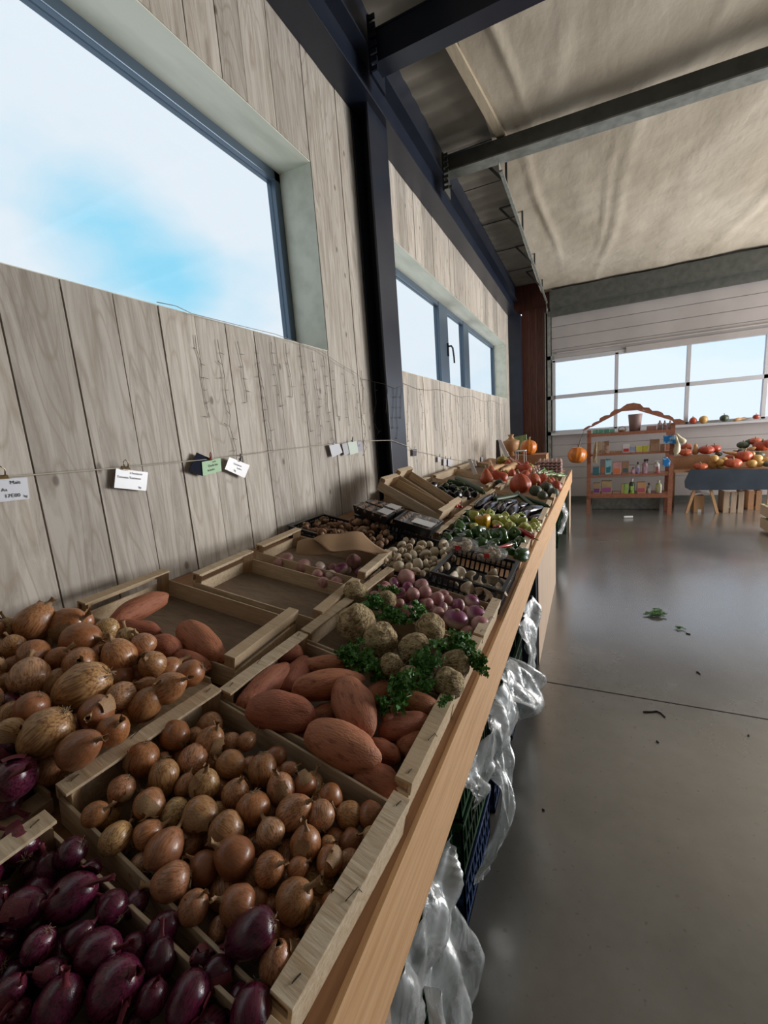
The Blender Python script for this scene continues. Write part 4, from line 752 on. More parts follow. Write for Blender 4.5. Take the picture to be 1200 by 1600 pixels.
L11 = A_([(690, 362, 56), (810, 368, 46), (780, 408, 50), (900, 388, 46), (920, 450, 52), (992, 392, 42), (1010, 442, 46), (1055, 400, 32), (850, 432, 42), (950, 410, 30), (740, 440, 36), (650, 395, 40), (870, 360, 38), (1090, 430, 34)], 560, 700, 6)
heap(L11, .01, AU, 'round black aubergine', 'aubergine', 'aubergines in the wall-side crate', 'tilted crates', 'squashes', 3, seed=18)
for cx, cy, h, w, an, lab in [(1045, 345, 145, 30, -28, 'thick courgette on top beside the wall-side aubergines'), (915, 330, 80, 26, -12, 'shorter courgette by the plank wall')]:
    LC(cx, cy, h, w, an, 560, 700, 6, .02, CO[0], lab, 'courgette', 'courgettes')
L12 = A_([(830+((i*47) % 130), 505+((i*31) % 60), 17) for i in range(16)], 560, 700, 6)
heap(L12, .0, CH, 'small red chilli', 'chilli', 'red chillies heaped by the tilted crates', 'tilted crates', 'aubergines', 3, seed=19)
# squashes
def sq_(lst, off, pr_, adj, grp, ox=700, oy=660, k=6, cat='squash'):
    for i, t in enumerate(lst):
        p = sl(ox+t[0]/k, oy+t[1]/k, off); r = t[2]/k*depth(p)/FPX
        d = Rv*math.cos(math.radians(t[4]))+Uv*math.sin(math.radians(t[4])) if len(t) > 4 else Vector((.1, -.1, 1))
        put(pr_[i % len(pr_)], p, axis_rot(d, i*1.3), (r, r, r), t[3], cat, grp)
sq_([(680, 585, 100, 'largest red squash with its stem up, in front of the others', 100), (795, 550, 72, 'red squash leaning against the largest one'), (720, 500, 50, 'red squash at the wall side of the group', 60), (890, 545, 60, 'pale orange squash behind the green gourds'), (965, 560, 45, 'small orange-red squash by the leeks'), (1010, 600, 55, 'orange-red squash touching the aisle rail'), (940, 580, 50, 'red squash half hidden by a gourd')], .015, KU, 'red', 'red squashes in the aisle-side crate')
sq_([(820, 640, 58, 'dark green gourd in front of the red squashes'), (920, 610, 58, 'rounder dark green gourd standing highest'), (985, 660, 52, 'dark green gourd at the aisle rail'), (885, 685, 46, 'dark green gourd lowest in the crate'), (650, 668, 26, 'small dark green gourd end by the courgettes')], .0, GO, 'green', 'dark green gourds')
sq_([(362, 530, 62, 'pear-shaped red squash nearest the white sign', 95), (405, 490, 55, 'pear-shaped red squash at the back of the three', 95), (500, 525, 66, 'pear-shaped red squash with its neck towards the wall', 140)], .02, KP, 'pear', 'pear-shaped red squashes')
sq_([(480, 562, 36, 'grey-green gourd under the pear-shaped squashes')], .0, GO, 'g', None)
sq_([(510, 358, 55, 'yellow and green striped gourd on top of the pile', 80), (770, 412, 34, 'small striped green gourd by the egg trays', 80)], .05, ST, 's', None)
sq_([(560, 385, 34, 'orange squash on the crest of the squash pile'), (625, 402, 32, 'small orange squash above the long orange one'), (600, 478, 36, 'orange-red squash between the pear-shaped and the largest squash'), (735, 400, 30, 'small red squash behind the long orange one'), (640, 480, 30, 'small red squash wedged beside the cardboard rail')], .03, KU, 'm', 'small orange squashes on the pile')
sq_([(540, 470, 30, 'dull green gourd in the middle of the squash pile'), (450, 460, 28, 'dull green gourd beside the tan squash')], .02, ST, 's', None)
LC(520, 410, 55, 26, 15, 700, 660, 6, .03, BU[0], 'tan butternut squash behind the pear-shaped squashes', 'squash')
LC(575, 430, 75, 42, -160, 700, 660, 6, .03, BU[0], 'tan butternut squash beside the orange one', 'squash'); LC(680, 432, 110, 50, 170, 700, 660, 6, .03, RK[0], 'long bright orange squash lying on its side', 'squash')
LC(470, 420, 60, 26, 20, 700, 660, 6, .05, BU[0], 'pale curved gourd above the pear-shaped squashes', 'squash'); LC(640, 368, 60, 20, -35, 700, 660, 6, .06, RP[0], 'long red-striped gourd on the pile', 'squash'); LC(400, 400, 50, 24, 100, 700, 660, 6, .03, BU[0], 'tan squash against the crate corner', 'squash')
# ================================================================== GOODS ON THE STALL
def bil(c, u, v): return c[0]*(1-u)*(1-v)+c[1]*u*(1-v)+c[2]*u*v+c[3]*(1-u)*v
def sheet(bm, c, nu, nv, h, th=0.001):
    """curved sheet over four corners; h(u, v) lifts it"""
    n_ = (c[1]-c[0]).cross(c[3]-c[0]).normalized()
    if n_.z < 0: n_ = -n_
    g = [[bm.verts.new(bil(c, i/nu, j/nv)+n_*h(i/nu, j/nv)) for j in range(nv+1)] for i in range(nu+1)]
    for i in range(nu):
        for j in range(nv): bm.faces.new((g[i][j], g[i+1][j], g[i+1][j+1], g[i][j+1]))
def solid(o, t=0.001):
    m = o.modifiers.new('thickness', 'SOLIDIFY'); m.thickness = t; m.offset = 0; return o
m_paper = mat('brown_kraft_paper', (0.36, 0.22, 0.12), (0.29, 0.17, 0.09), rough=0.75, scale=6, bump=0.3)
q = B(); c = [sl(488, 842, .03), sl(566, 833, .04), sl(608, 868, .035), sl(514, 864, .03)]
sheet(q, c, 16, 12, lambda u, v: .016*math.sin(u*3.1)*(1-v)+.006*math.sin(u*9+v*4)+.012*v*v)
root = solid(finish('paper_bag', q, m_paper, None, True), .0012)
q = B(); c2 = [sl(465, 846, .015), sl(500, 840, .03), sl(530, 864, .022), sl(462, 866, -.01)]
sheet(q, c2, 8, 8, lambda u, v: .008*math.sin(u*4+v*3)); o = solid(finish('folded_end', q, m_paper, root, True), .0012)
tag(root, 'flattened brown paper bag lying over the wall-side turnip crate', 'paper bag')
# wrapped trays of sliced mushrooms
m_lab = flat('white_tray_label', (0.62, 0.62, 0.62), 0.3)
def wtray(cs, lab, wlabel, offb):
    P = [sl(x, y, offb) for x, y in cs]; nrm = Vector((T, 0, 1)).normalized(); ctr = sum(P, Vector())/4
    root = empty('mushroom_tray', ctr-nrm*.045)
    Mi = Matrix.Translation(-(ctr-nrm*.045)); q = B()
    for i in range(4):
        a, b = P[i], P[(i+1) % 4]; ia, ib = ctr+(a-ctr)*.96, ctr+(b-ctr)*.96; la, lb = ctr+(a-ctr)*.88-nrm*.045, ctr+(b-ctr)*.88-nrm*.045
        vs = [q.verts.new(Mi @ v) for v in (a, b, lb, la, ia, ib)]
        q.faces.new((vs[0], vs[1], vs[2], vs[3])); q.faces.new((vs[0], vs[1], vs[5], vs[4]))
    vs = [q.verts.new(Mi @ (ctr+(p-ctr)*.88-nrm*.043)) for p in P]; q.faces.new(vs)
    finish('tray', q, m_black, root)
    q = B(); sheet(q, [Mi @ p for p in P], 14, 10, lambda u, v: .010*math.sin(math.pi*u)*math.sin(math.pi*v)+.002*math.sin(u*31)*math.sin(v*17)); finish('film', q, m_wrap, root, True)
    if wlabel:
        v0_, v1_, u0_, u1_ = wlabel; C4 = [bil(P, a, b)+nrm*.010 for a, b in ((u0_, v0_), (u1_, v0_), (u1_, v1_), (u0_, v1_))]; q = B(); sheet(q, [Mi @ p for p in C4], 4, 4, lambda u, v: .001); finish('label', q, m_lab, root)
    tag(root, lab, 'mushroom tray', 'film-wrapped mushroom trays')
    rnd = random.Random(len(lab))
    for i in range(4):
        for j in range(5):
            p = bil(P, (j+.6)/5.2, (i+.6)/4.2)-nrm*.011; put(BM[(i+j) % 2], p, axis_rot((rnd.uniform(-1, 1), rnd.uniform(-1, 1), .6)), [.016]*3, 'small brown mushroom packed under film in a black tray', 'mushroom', 'mushrooms packed in the wrapped trays')
wtray([(551.5, 789), (566, 784), (618, 801), (605, 809)], 'film-wrapped mushroom tray with white label closest to loose brown mushrooms', (.68, .98, .1, .9), .065)
wtray([(571, 783), (583, 779.5), (632, 795), (620, 801)], 'film-wrapped mushroom tray with white label against the dark column', (.6, .95, .1, .9), .065)
wtray([(614.8, 811), (636, 797), (693.6, 814), (674, 829)], 'film-wrapped mushroom tray with two shiny panels beside the tilted crate', (.45, .97, .05, .45), .06)
crate(-1.20, -.93, 2.05, 2.30, 'black tray carrying the two labelled mushroom packs', 'black plastic mushroom trays', kind='p', high=.09)
crate(-.90, -.68, 1.99, 2.22, 'black tray carrying the shiny mushroom pack', 'black plastic mushroom trays', kind='p', high=.08)
crate(-1.20, -.76, 2.42, 2.66, 'empty wooden crate tipped up on its end over the stall', 'tipped empty wooden crates', tilt=math.radians(29), loc=(-1.01, 2.50, 1.115))
crate(-1.20, -.76, 2.68, 2.92, 'second tipped wooden crate, behind the first one', 'tipped empty wooden crates', tilt=math.radians(33), loc=(-1.02, 2.75, 1.13))
# bags of small white mushrooms
m_redlab = flat('red_bag_label', (0.6, 0.03, 0.04), 0.4)
for px_, py_, lab in ((722, 852, 'clear bag of tiny white mushrooms nearer the wall'), (766, 864, 'clear bag of tiny white mushrooms beside the lattice tray')):
    p = sl(px_, py_, .035); R_ = 22*depth(p)/FPX; rnd = random.Random(px_)
    q = B(); lathe(q, [(z*.62, r) for z, r in ellprof(12)]+[(.75, .12), (.9, .30)], 24, nz_amp=.14, nz_scale=3, seed=px_)
    o = finish('mushroom_bag', q, m_bagf, None, True); o.location = p; o.scale = (R_*1.15, R_, R_*.9); tag(o, lab, 'bag', 'bags of tiny white mushrooms')
    t = bx('label', m_redlab, o, (-.2, -1.02, -.1), (.12, -.98, .25))
    for i in range(26):
        d = Vector((rnd.gauss(0, 1), rnd.gauss(0, 1), rnd.gauss(0, 1))).normalized()*rnd.uniform(.5, .8); put(WM[i % 2], p+Vector((d.x*R_, d.y*R_*.9, d.z*R_*.5)), axis_rot((rnd.uniform(-1, 1), rnd.uniform(-1, 1), 1)), [R_*.17]*3, 'tiny white mushroom inside a clear bag', 'mushroom', 'tiny mushrooms in the clear bags')
# leeks, heads of garlic, egg trays
m_leek = two_tone('leek_skin', (0.62, 0.62, 0.45), (0.12, 0.30, 0.06), -.2, .5)
LK = [sph('leek', 95, m_leek, prof=[(-1, .1), (-.98, .9), (-.6, .8), (0, .8), (.5, 1.0), (.9, 1.3), (1, .4)], sq=1, extra=[('leaf_fan', (lambda q: (tube(q, [(0, 0, .9), (.9, 0, 1.2), (1.8, .3, 1.45)], .5, 5, [1, .9, .2]), tube(q, [(0, 0, .9), (-.7, .4, 1.25), (-1.2, 1, 1.5)], .5, 5, [1, .8, .2]), meshof('leaf_fan', q, m_leek))[-1])(B()))])]
for i, (cx, cy, an) in enumerate([(880, 470, 12), (905, 478, -8), (930, 468, 20), (950, 485, 5), (975, 475, -15), (1000, 488, 10), (1020, 480, -5), (1045, 492, 15), (920, 492, 0), (985, 497, -10), (1060, 500, 0), (870, 458, 30)]):
    LC(cx, cy, 32, 7, an, 700, 660, 6, .02, LK[0], 'trimmed leek, %s from the wall in the crate beside the egg trays' % NTH[i], 'leek', 'trimmed leeks')
m_garlic = mat('garlic_skin', (0.66, 0.58, 0.50), (0.45, 0.32, 0.30), rough=0.6, scale=3, stretch=(5, 5, .4))
GA = [sph('garlic_bulb', 96, m_garlic, lobes=8, la=.12, prof=[(-.7, .1), (-.6, .7), (-.2, 1), (.2, .9), (.5, .5), (.8, .2), (1.4, .14)])]
for i, (cx, cy) in enumerate([(800, 440), (815, 425), (830, 455), (845, 412), (790, 462), (812, 470), (850, 440), (828, 385)]):
    p = sl(700+cx/6, 660+cy/6, .03); put(GA[0], p, axis_rot((1-i % 3, 1, .5)), [13/6*depth(p)/FPX]*3, 'white garlic bulb, %s along the row between squashes and leeks' % NTH[i], 'garlic', 'garlic bulbs')
m_egg = mat('pulp_egg_tray', (0.50, 0.33, 0.30), (0.42, 0.27, 0.25), rough=0.9, scale=10)
def eggtray():
    q = B(); n_ = 30; g = [[q.verts.new(((i/n_-.5)*.30, (j/n_-.5)*.30, .018*abs(math.sin(i/n_*math.pi*6))*abs(math.sin(j/n_*math.pi*6))+.018*(abs(math.sin(i/n_*math.pi*6))+abs(math.sin(j/n_*math.pi*6)))*.6)) for j in range(n_+1)] for i in range(n_+1)]
    for i in range(n_):
        for j in range(n_): q.faces.new((g[i][j], g[i+1][j], g[i+1][j+1], g[i][j+1]))
    lo_ = [[q.verts.new(v.co-Vector((0, 0, .006))) for v in row] for row in g]
    for i in range(n_):
        for j in range(n_): q.faces.new((lo_[i][j], lo_[i][j+1], lo_[i+1][j+1], lo_[i+1][j]))
    return meshof('egg_tray', q, m_egg)
et = eggtray(); eb = Vector((-.45, 6.05, slz(-.45, -.085)+.02))
for i in range(5):
    o = bpy.data.objects.new('egg_tray', et); COL.objects.link(o); o.location = eb+Vector((.003*(i % 2), 0, .038*i)); o.rotation_euler = (0, .04, .05)
    tag(o, 'reddish pulp egg tray, %s from the bottom of its stack' % NTH[i], 'egg tray', 'stacked egg trays')
bx_ = bx('wooden_box', m_pine_top, None, (-1.05, 6.35, slz(-1.05, -.09)+.0), (-.52, 6.75, 1.135), bevel=.003); tag(bx_, 'brown wooden box carrying the orange pumpkin', 'box')
p = on(826, 701, 1, 6.5); r = 12.2*depth(p)/FPX; put(PU[0], Vector((p.x, p.y, 1.135+r*.9)), axis_rot((.1, -.05, 1)), (r*1.0, r*1.0, r*1.02), 'round orange pumpkin on the wooden box by the end wall', 'pumpkin')
def vbox(name, x0, y0, x1, y1, Y, th, m, label=None, cat=None, group=None, bevel=.002, parent=None):
    a = on(x0, y1, 1, Y); b = on(x1, y0, 1, Y); o = bx(name, m, parent, (a.x, Y, a.z), (b.x, Y+th, b.z), bevel); 
    if label: tag(o, label, cat, group)
    return o
m_gbook = mat('green_seed_packets', (0.13, 0.22, 0.09), (0.32, 0.42, 0.20), rough=0.5, scale=5, stretch=(8, 1, 1.2))
def slab(name, pts, Y, th, m, label=None, cat=None, group=None, parent=None, bevel=0.0, k=None):
    q = B(); prism(q, [on(x, y, 1, Y) for x, y in pts], (0, th, 0)); o = finish(name, q, m, parent, bevel=bevel)
    if label: tag(o, label, cat, group)
    return o
slab('green_booklet', [(807, 682), (822, 679), (824, 706), (814, 708), (807, 702)], 6.7, .06, m_gbook, 'tall green striped packet beside the orange pumpkin', 'packet')
slab('green_booklet', [(799, 684), (807, 682), (808, 703), (800, 700)], 6.78, .04, m_gbook, 'dull green striped packet behind the tan vase', 'packet')
q = B(); lathe(q, [(0, .03), (.0, .05), (.06, .045), (.10, .10), (.18, .125), (.24, .13), (.245, .10), (.27, .05), (.30, .035), (.34, .05), (.33, .02)], 24); o = finish('vase', q, mat('tan_clay', (0.42, 0.22, 0.10), rough=0.5, scale=4), None, True); p = on(799, 712, 1, 6.1); o.location = (p.x, p.y, p.z); o.scale = (.85, .85, .85); tag(o, 'tan clay gourd-shaped vase among signs by the wall', 'vase')
m_slate = flat('dark_slate', (0.04, 0.03, 0.035), 0.6)
slab('slate_sign', [(775, 688), (779, 687), (783, 724), (775, 725)], 5.8, .02, m_slate, 'narrow dark slate board leaning at the wall', 'sign')
slab('price_board', [(778, 688), (783, 687), (796, 713), (790, 715)], 5.6, .012, m_white, 'long white slanting price board in front of the slate', 'sign')
slab('card_sign', [(731, 717.5), (736, 717), (746, 740.5), (739.5, 742)], 4.3, .006, m_white, 'white slanting card above the wall-side squashes', 'sign')
slab('card_sign', [(738, 719), (742, 718), (745, 728), (742, 728)], 4.4, .006, m_white, 'small white card tucked behind the slanting one', 'sign')
q = B(); a = on(806, 706, 1, 5.9); b = on(819, 722, 1, 5.9)
for xx in (a.x, b.x): tube(q, [(xx, 5.9, b.z-.05), (xx, 5.9, a.z)], .005, 6)
for xx in (a.x, b.x): tube(q, [(xx, 6.1, b.z-.05), (xx, 6.1, a.z)], .005, 6)
box(q, (a.x-.01, 5.89, a.z), (b.x+.01, 6.11, a.z+.01)); o = finish('wire_stand', q, flat('white_wire', (.6, .6, .6)), None); tag(o, 'small white wire stand beside the tan vase', 'stand')
# ================================================================== CARDS ON THE CORD
XC = WX+0.022
def wp(px_, py_, x=XC): return on(px_, py_, 0, x)
def cord(name, pts, r, m, label, cat, x=XC):
    q = B(); P = [wp(*p) if len(p) == 2 else Vector(p) for p in pts]; tube(q, P, r, 6); o = finish(name, q, m, None, True); tag(o, label, cat); return o
q = B(); tube(q, [wp(-60, 750), wp(0, 745), wp(50, 742), wp(175, 732), wp(300, 720), wp(350, 715), wp(450, 702), wp(520, 694), wp(568, 689), Vector((-1.285, 2.85, wp(590, 690, -1.285).z)), Vector((-1.283, 3.165, wp(634, 698, -1.283).z)), wp(645, 703), wp(680, 711), wp(700, 716), wp(725, 720), wp(745, 722), wp(770, 722)], .0022, 6)
tag(finish('hanging_cord', q, m_cord, None, True), 'thin pale cord strung along the plank wall with price cards', 'cord')
TXT = []
def text(s_, P, U, V, size, parent, m=m_ink, name='lettering'):
    cu = bpy.data.curves.new(name, 'FONT'); cu.body = s_; cu.size = size; cu.extrude = 0.0002; cu.materials.append(m); o = bpy.data.objects.new(name, cu); COL.objects.link(o)
    U = U.normalized(); N_ = U.cross(V).normalized(); V = N_.cross(U); M_ = Matrix((U, V, N_)).transposed().to_4x4(); M_.translation = P+N_*.0015; o.matrix_world = M_
    o.parent = parent; TXT.append(o); return o
def card(cs, m, label, lines=(), clip=None, x=XC, th=.0012, group=None):
    P = [wp(a, b, x) for a, b in cs]; q = B(); prism(q, P, (th, 0, 0)); root = finish('price_card', q, m); tag(root, label, 'card', group)
    U = P[1]-P[0]; V = P[0]-P[3]
    for (s_, u, v, sz) in lines: text(s_, bil([P[0], P[1], P[2], P[3]], u, v)+Vector((th, 0, 0)), U, V, sz*V.length, root)
    if clip:
        u, cm, kind = clip; b = bil(P, u, 0.02); n_ = Vector((1, 0, 0)); w = .014 if kind == 'bulldog' else .006
        q = B(); prism(q, [b+U.normalized()*(-w)+n_*.006, b+U.normalized()*w+n_*.006, b+U.normalized()*w+Vector((0, 0, .012)), b-U.normalized()*w+Vector((0, 0, .012))], (.004, 0, 0)); finish('clip_body', q, cm, root, bevel=.001)
        q = B(); tube(q, [b+U.normalized()*(-w*.45)+Vector((.008, 0, .010)), b+U.normalized()*(-w*.6)+Vector((.010, 0, .026)), b+Vector((.010, 0, .034)), b+U.normalized()*(w*.6)+Vector((.010, 0, .026)), b+U.normalized()*(w*.45)+Vector((.008, 0, .010))], .0018, 6); finish('clip_handle', q, cm, root, True)
    return root
m_cardw = flat('laminated_white_card', (0.62, 0.63, 0.68), 0.25); m_cardg = flat('green_card', (0.36, 0.60, 0.34), 0.5); m_navy = flat('navy_card', (0.010, 0.014, 0.028), 0.8, spec=.15); m_redc = flat('dark_red_clip', (0.25, 0.02, 0.02), 0.3)
card([(-24, 750), (42, 746), (46, 779), (-20, 787)], m_cardw, 'white price card reading 17 euros per kilo at the frame edge', [('Maïs', .56, .26, .22), ('Aa', .34, .55, .2), ('17€00', .40, .84, .22), ('kg', .86, .90, .16)], (.38, m_brass, 'bulldog'))
card([(181, 732), (231, 738), (228, 767), (178, 762)], m_cardw, 'white laminated tomato card held by a brass bulldog clip', [('à l\'ancienne', .42, .2, .15), ('Tomates Tomasou', .05, .46, .17), ('kg', .74, .9, .16)], (.28, m_brass, 'bulldog'))
card([(307, 707), (328, 716), (317, 744), (295, 736)], m_navy, 'dark navy card tilted behind the green card', [], None, th=.0015)
card([(315, 722), (344, 715.5), (346, 736), (317, 743.5)], m_cardg, 'pale green card with two handwritten lines and a red clip', [('Oeufs bio', .30, .48, .24), ('la boîte', .26, .78, .22), ('Jardin', .55, .2, .14)], (.42, m_redc, 'peg'), x=XC+.004)
card([(358, 714), (390, 727), (382, 747), (351, 733)], m_cardw, 'white card hanging askew from a black clip', [('Courgettes', .28, .38, .17), ('la pièce', .5, .6, .15), ('kg', .4, .85, .2)], (.5, m_black, 'peg'))
card([(514, 696), (530, 692.5), (535, 707), (519, 715)], m_cardw, 'crumpled white card, first of the four by the column', [], (.4, m_cardw, 'peg'))
card([(534, 694), (545, 691), (548, 707), (538, 713)], flat('grey_card', (.42, .42, .44), .4), 'narrow grey card, second of the four by the column', [], None)
card([(543, 691), (557, 689), (560, 707), (547, 711)], flat('pale_green_card', (.58, .66, .58), .35), 'pale green and white card under a black peg by the column', [], (.45, m_black, 'peg'), x=XC+.003)
card([(558, 690), (566, 690), (567, 705), (559, 705)], flat('lilac_grey_card', (.34, .33, .38), .4), 'small grey card nearest the dark column', [('x 2', .1, .5, .3)], None)
card([(644.5, 702), (651, 702), (650.5, 712.5), (645, 712.5)], flat('plum_card', (.06, .05, .08), .4), 'little dark card just beyond the column', [], (.4, m_cardw, 'peg'))
for i, cs in enumerate([[(684, 714), (688, 714), (688, 722), (684, 722)], [(693, 717), (697.5, 717), (697.5, 727), (693, 727)], [(700, 717), (706, 718), (706, 729), (700, 728)], [(752, 714), (755, 714), (755, 722), (752, 722)]]):
    card(cs, m_cardw, 'tiny white card on the cord beyond the column, %s from the column' % NTH[i], [], (.5, m_black, 'peg'), group='tiny white cards beyond the column')
# ---- fairy lights
m_wire = flat('fairy_light_wire', (0.30, 0.27, 0.23), 0.5); m_wired = flat('dull_fairy_light_wire', (0.12, 0.10, 0.09), 0.5)
def strand(q, p0, L, rnd, drift=.02, r=.0014):
    pts = [p0]; n_ = max(4, int(L/.05)); p = p0.copy()
    for i in range(n_):
        p = p+Vector((rnd.uniform(-.001, .001), rnd.uniform(-drift, drift), -L/n_)); pts.append(p.copy())
        if i % 1 == 0:
            d = Vector((rnd.uniform(0, .006), rnd.choice((-1, 1))*rnd.uniform(.015, .035), rnd.uniform(-.01, .015))); tube(q, [p, p+d*.5, p+d], r*.9, 4)
    tube(q, pts, r, 4)
rnd = random.Random(4)
q = B(); mainp = [wp(245, 472, XC), wp(275, 478, XC), wp(300, 490, XC), wp(380, 510, XC), wp(430, 522, XC), wp(500, 548, XC), wp(530, 568, XC), wp(556, 583, XC), wp(566, 592, XC)]
tube(q, mainp, .0014, 5)
for i in range(13):
    t = .15+.8*i/12; y_ = 1.05+1.75*t; z_ = 2.03-.03*math.sin(t*9); strand(q, Vector((WX+.008, y_, z_)), rnd.uniform(.25, .55), rnd, .012)
for pl in ([(563, 590), (567, 605), (566, 625), (565, 650), (570, 665), (571, 680), (568, 690), (572, 700), (567, 712)],):
    P = [wp(a, b, XC+.01) for a, b in pl]; tube(q, P, .0017, 5)
    for p in P[1:]: tube(q, [p, p+Vector((.004, .03*rnd.choice((-1, 1)), .012))], .0014, 4)
tag(finish('fairy_light_string', q, m_wire, None, True), 'unlit fairy light string across planks below the large window', 'fairy lights')
q = B(); C1 = lambda a, b: on(a, b, 1, 2.85)
tube(q, [wp(566, 592, XC), C1(586, 597), C1(600, 600), Vector((-1.284, 2.85, C1(604, 602).z)), on(617, 607, 0, -1.288), on(630, 603, 0, -1.288)], .0016, 5)
for pl in ([(586, 597), (586, 612), (588, 630), (584, 645), (584, 660), (592, 675), (589, 680)], [(606, 603), (605, 625), (603, 645)]):
    P = [C1(a, b) for a, b in pl]; tube(q, P, .0017, 5)
    for p in P[1:-1]: tube(q, [p, p+Vector((.02*rnd.choice((-1, 1)), 0, .012))], .0014, 4)
for px_, pe in ((614, 680), (621, 700), (627, 660)):
    P = [on(px_+rnd.uniform(-1.5, 1.5), y_, 0, -1.288) for y_ in range(606, pe, 16)]; tube(q, P, .0014, 4)
    for p in P[1:]:
        tube(q, [p, p+Vector((.002, .03, .012))], .0012, 4); tube(q, [p, p+Vector((.002, -.03, .010))], .0012, 4)
tag(finish('fairy_light_string', q, m_wired, None, True), 'unlit fairy light string hanging over the dark column', 'fairy lights')
q = B(); tube(q, [Vector((WX+.01, 3.2+.3*i, 1.97+.02*math.cos(i*1.4))) for i in range(19)], .0014, 5)
for i in range(18): strand(q, Vector((WX+.008, 3.3+.3*i+rnd.uniform(-.08, .08), 1.96)), rnd.uniform(.25, .6), rnd, .02, .0016)
tag(finish('fairy_light_string', q, m_wired, None, True), 'unlit fairy light string across planks below the three-part window', 'fairy lights')
# ================================================================== UNDER THE TABLE
m_gcr = mat('dark_green_plastic', (0.014, 0.055, 0.020), rough=0.35); m_bcr = mat('dark_blue_plastic', (0.008, 0.028, 0.09), rough=0.35)
def pcrate(x0, y0, z0, L, W_, Hh, m, label, group='plastic crates stacked under the table'):
    root = empty('plastic_crate', (x0-L/2, y0+W_/2, z0)); a, b = L/2, W_/2
    bx('base', m, root, (-a, -b, 0), (a, b, .012))
    for s in (-1, 1):
        for nm, ax in (('side_wall', 0), ('end_wall', 1)):
            q = B()
            def bb(u0_, u1_, z_0, z_1, d=.0):
                if ax == 0: box(q, (u0_, s*b-.006 if s > 0 else -b, z_0), (u1_, b if s > 0 else -b+.006, z_1))
                else: box(q, (s*a-.006 if s > 0 else -a, u0_, z_0), (a if s > 0 else -a+.006, u1_, z_1))
            R_ = a if ax == 0 else b
            bb(-R_, R_, 0, .03); bb(-R_, R_, Hh-.035, Hh-.002); bb(-R_, R_, Hh*.5-.008, Hh*.5+.008)
            n_ = int(R_*2/.035)
            for i in range(n_+1): uu = -R_+.004+(2*R_-.008)*i/n_; bb(uu-.004, uu+.004, .03, Hh-.03)
            finish(nm, q, m, root)
    q = B(); box(q, (-a-.006, -b-.006, Hh-.014), (a+.006, -b+.008, Hh)); box(q, (-a-.006, b-.008, Hh-.014), (a+.006, b+.006, Hh)); box(q, (a-.008, -b, Hh-.014), (a+.006, b, Hh)); box(q, (-a-.006, -b, Hh-.014), (-a+.008, b, Hh)); finish('rim', q, m, root, bevel=.001)
    tag(root, label, 'crate', group)
pcrate(-.33, 1.05, 0, .55, .36, .19, m_bcr, 'dark blue plastic crate on the floor under the celeriac crate')
pcrate(-.33, 1.05, .192, .55, .36, .20, m_gcr, 'dark green plastic crate on the blue one')
pcrate(-.33, 1.05, .394, .55, .36, .20, m_gcr, 'topmost dark green plastic crate under the turnips')
pcrate(-.33, .56, 0, .55, .38, .19, m_gcr, 'dark green plastic crate on the floor nearest the table post')
pcrate(-.33, .56, .192, .55, .38, .20, m_gcr, 'green plastic crate second from floor nearest the table post')
pcrate(-.33, 1.95, 0, .55, .40, .19, m_bcr, 'dark blue plastic crate on the floor next to the dark steel leg')
pcrate(-.33, 1.95, .192, .55, .40, .20, m_gcr, 'dark green plastic crate stacked next to the dark steel leg')
pcrate(-.33, 1.50, 0, .55, .38, .19, m_bcr, 'dark blue plastic crate in the shade mid-table')
pcrate(-.33, 1.50, .192, .55, .38, .20, m_gcr, 'dark green plastic crate in the shade mid-table')
pcrate(-.33, 5.6, 0, .5, .5, .3, m_gcr, 'dark green plastic crate under the far end of the stall')
def film(ptop, pbot, bulge, label, seed, n1=34, n2=40, x=-.285):
    """hanging crumpled film between an upper and a lower edge (points y, z), bulging to the aisle"""
    q = B(); g = []; S_ = Vector((seed*3.1, seed, seed*.7))
    def lerp(l, t):
        k_ = t*(len(l)-1); i = min(len(l)-2, int(k_)); return l[i][0]+(l[i+1][0]-l[i][0])*(k_-i), l[i][1]+(l[i+1][1]-l[i][1])*(k_-i)
    for i in range(n1+1):
        row = []
        a = lerp(ptop, i/n1); b = lerp(pbot, i/n1)
        for j in range(n2+1):
            v = j/n2; yy = a[0]+(b[0]-a[0])*v; zz = a[1]+(b[1]-a[1])*v
            w = noise.noise(Vector((i*.16, j*.04, 0))+S_)*.038+noise.noise(Vector((i*.34+j*.12, j*.12, 3))+S_)*.014+.007*math.sin(i*.8+j*.10)
            row.append(q.verts.new((x+bulge*math.sin(math.pi*min(1, v*1.05))+w, yy+w*.5, zz+w*.4)))
        g.append(row)
    for i in range(n1):
        for j in range(n2): q.faces.new((g[i][j], g[i+1][j], g[i+1][j+1], g[i][j+1]))
    o = solid(finish('plastic_film', q, m_film, None, True), .0008); tag(o, label, 'plastic film', 'crumpled clear film hanging from the plastic crates')
film([(.40, .64), (.78, .64)], [(.44, .40), (.60, .44), (.74, .52)], .02, 'clear film draped over the top of the stack nearest the table post', 1)
film([(.60, .42), (.80, .46)], [(.44, .03), (.62, .02), (.84, .06)], .035, 'clear film hanging to the floor nearest the table post', 8)
film([(.95, .64), (1.32, .64)], [(.98, .52), (1.1, .47), (1.32, .46)], .03, 'clear film bunched over the topmost green crate', 2)
film([(1.18, .64), (1.60, .64)], [(1.22, .46), (1.4, .38), (1.58, .44)], .05, 'clear film hanging widest beside the celeriac', 3)
film([(1.42, .60), (1.66, .62)], [(1.55, .40), (1.82, .20), (1.90, .34)], .12, 'clear film flaring out into the aisle', 4)
film([(1.24, .46), (1.42, .44)], [(1.04, .22), (1.08, .17), (1.20, .16)], .05, 'clear film sticking out between green and blue crates', 5)
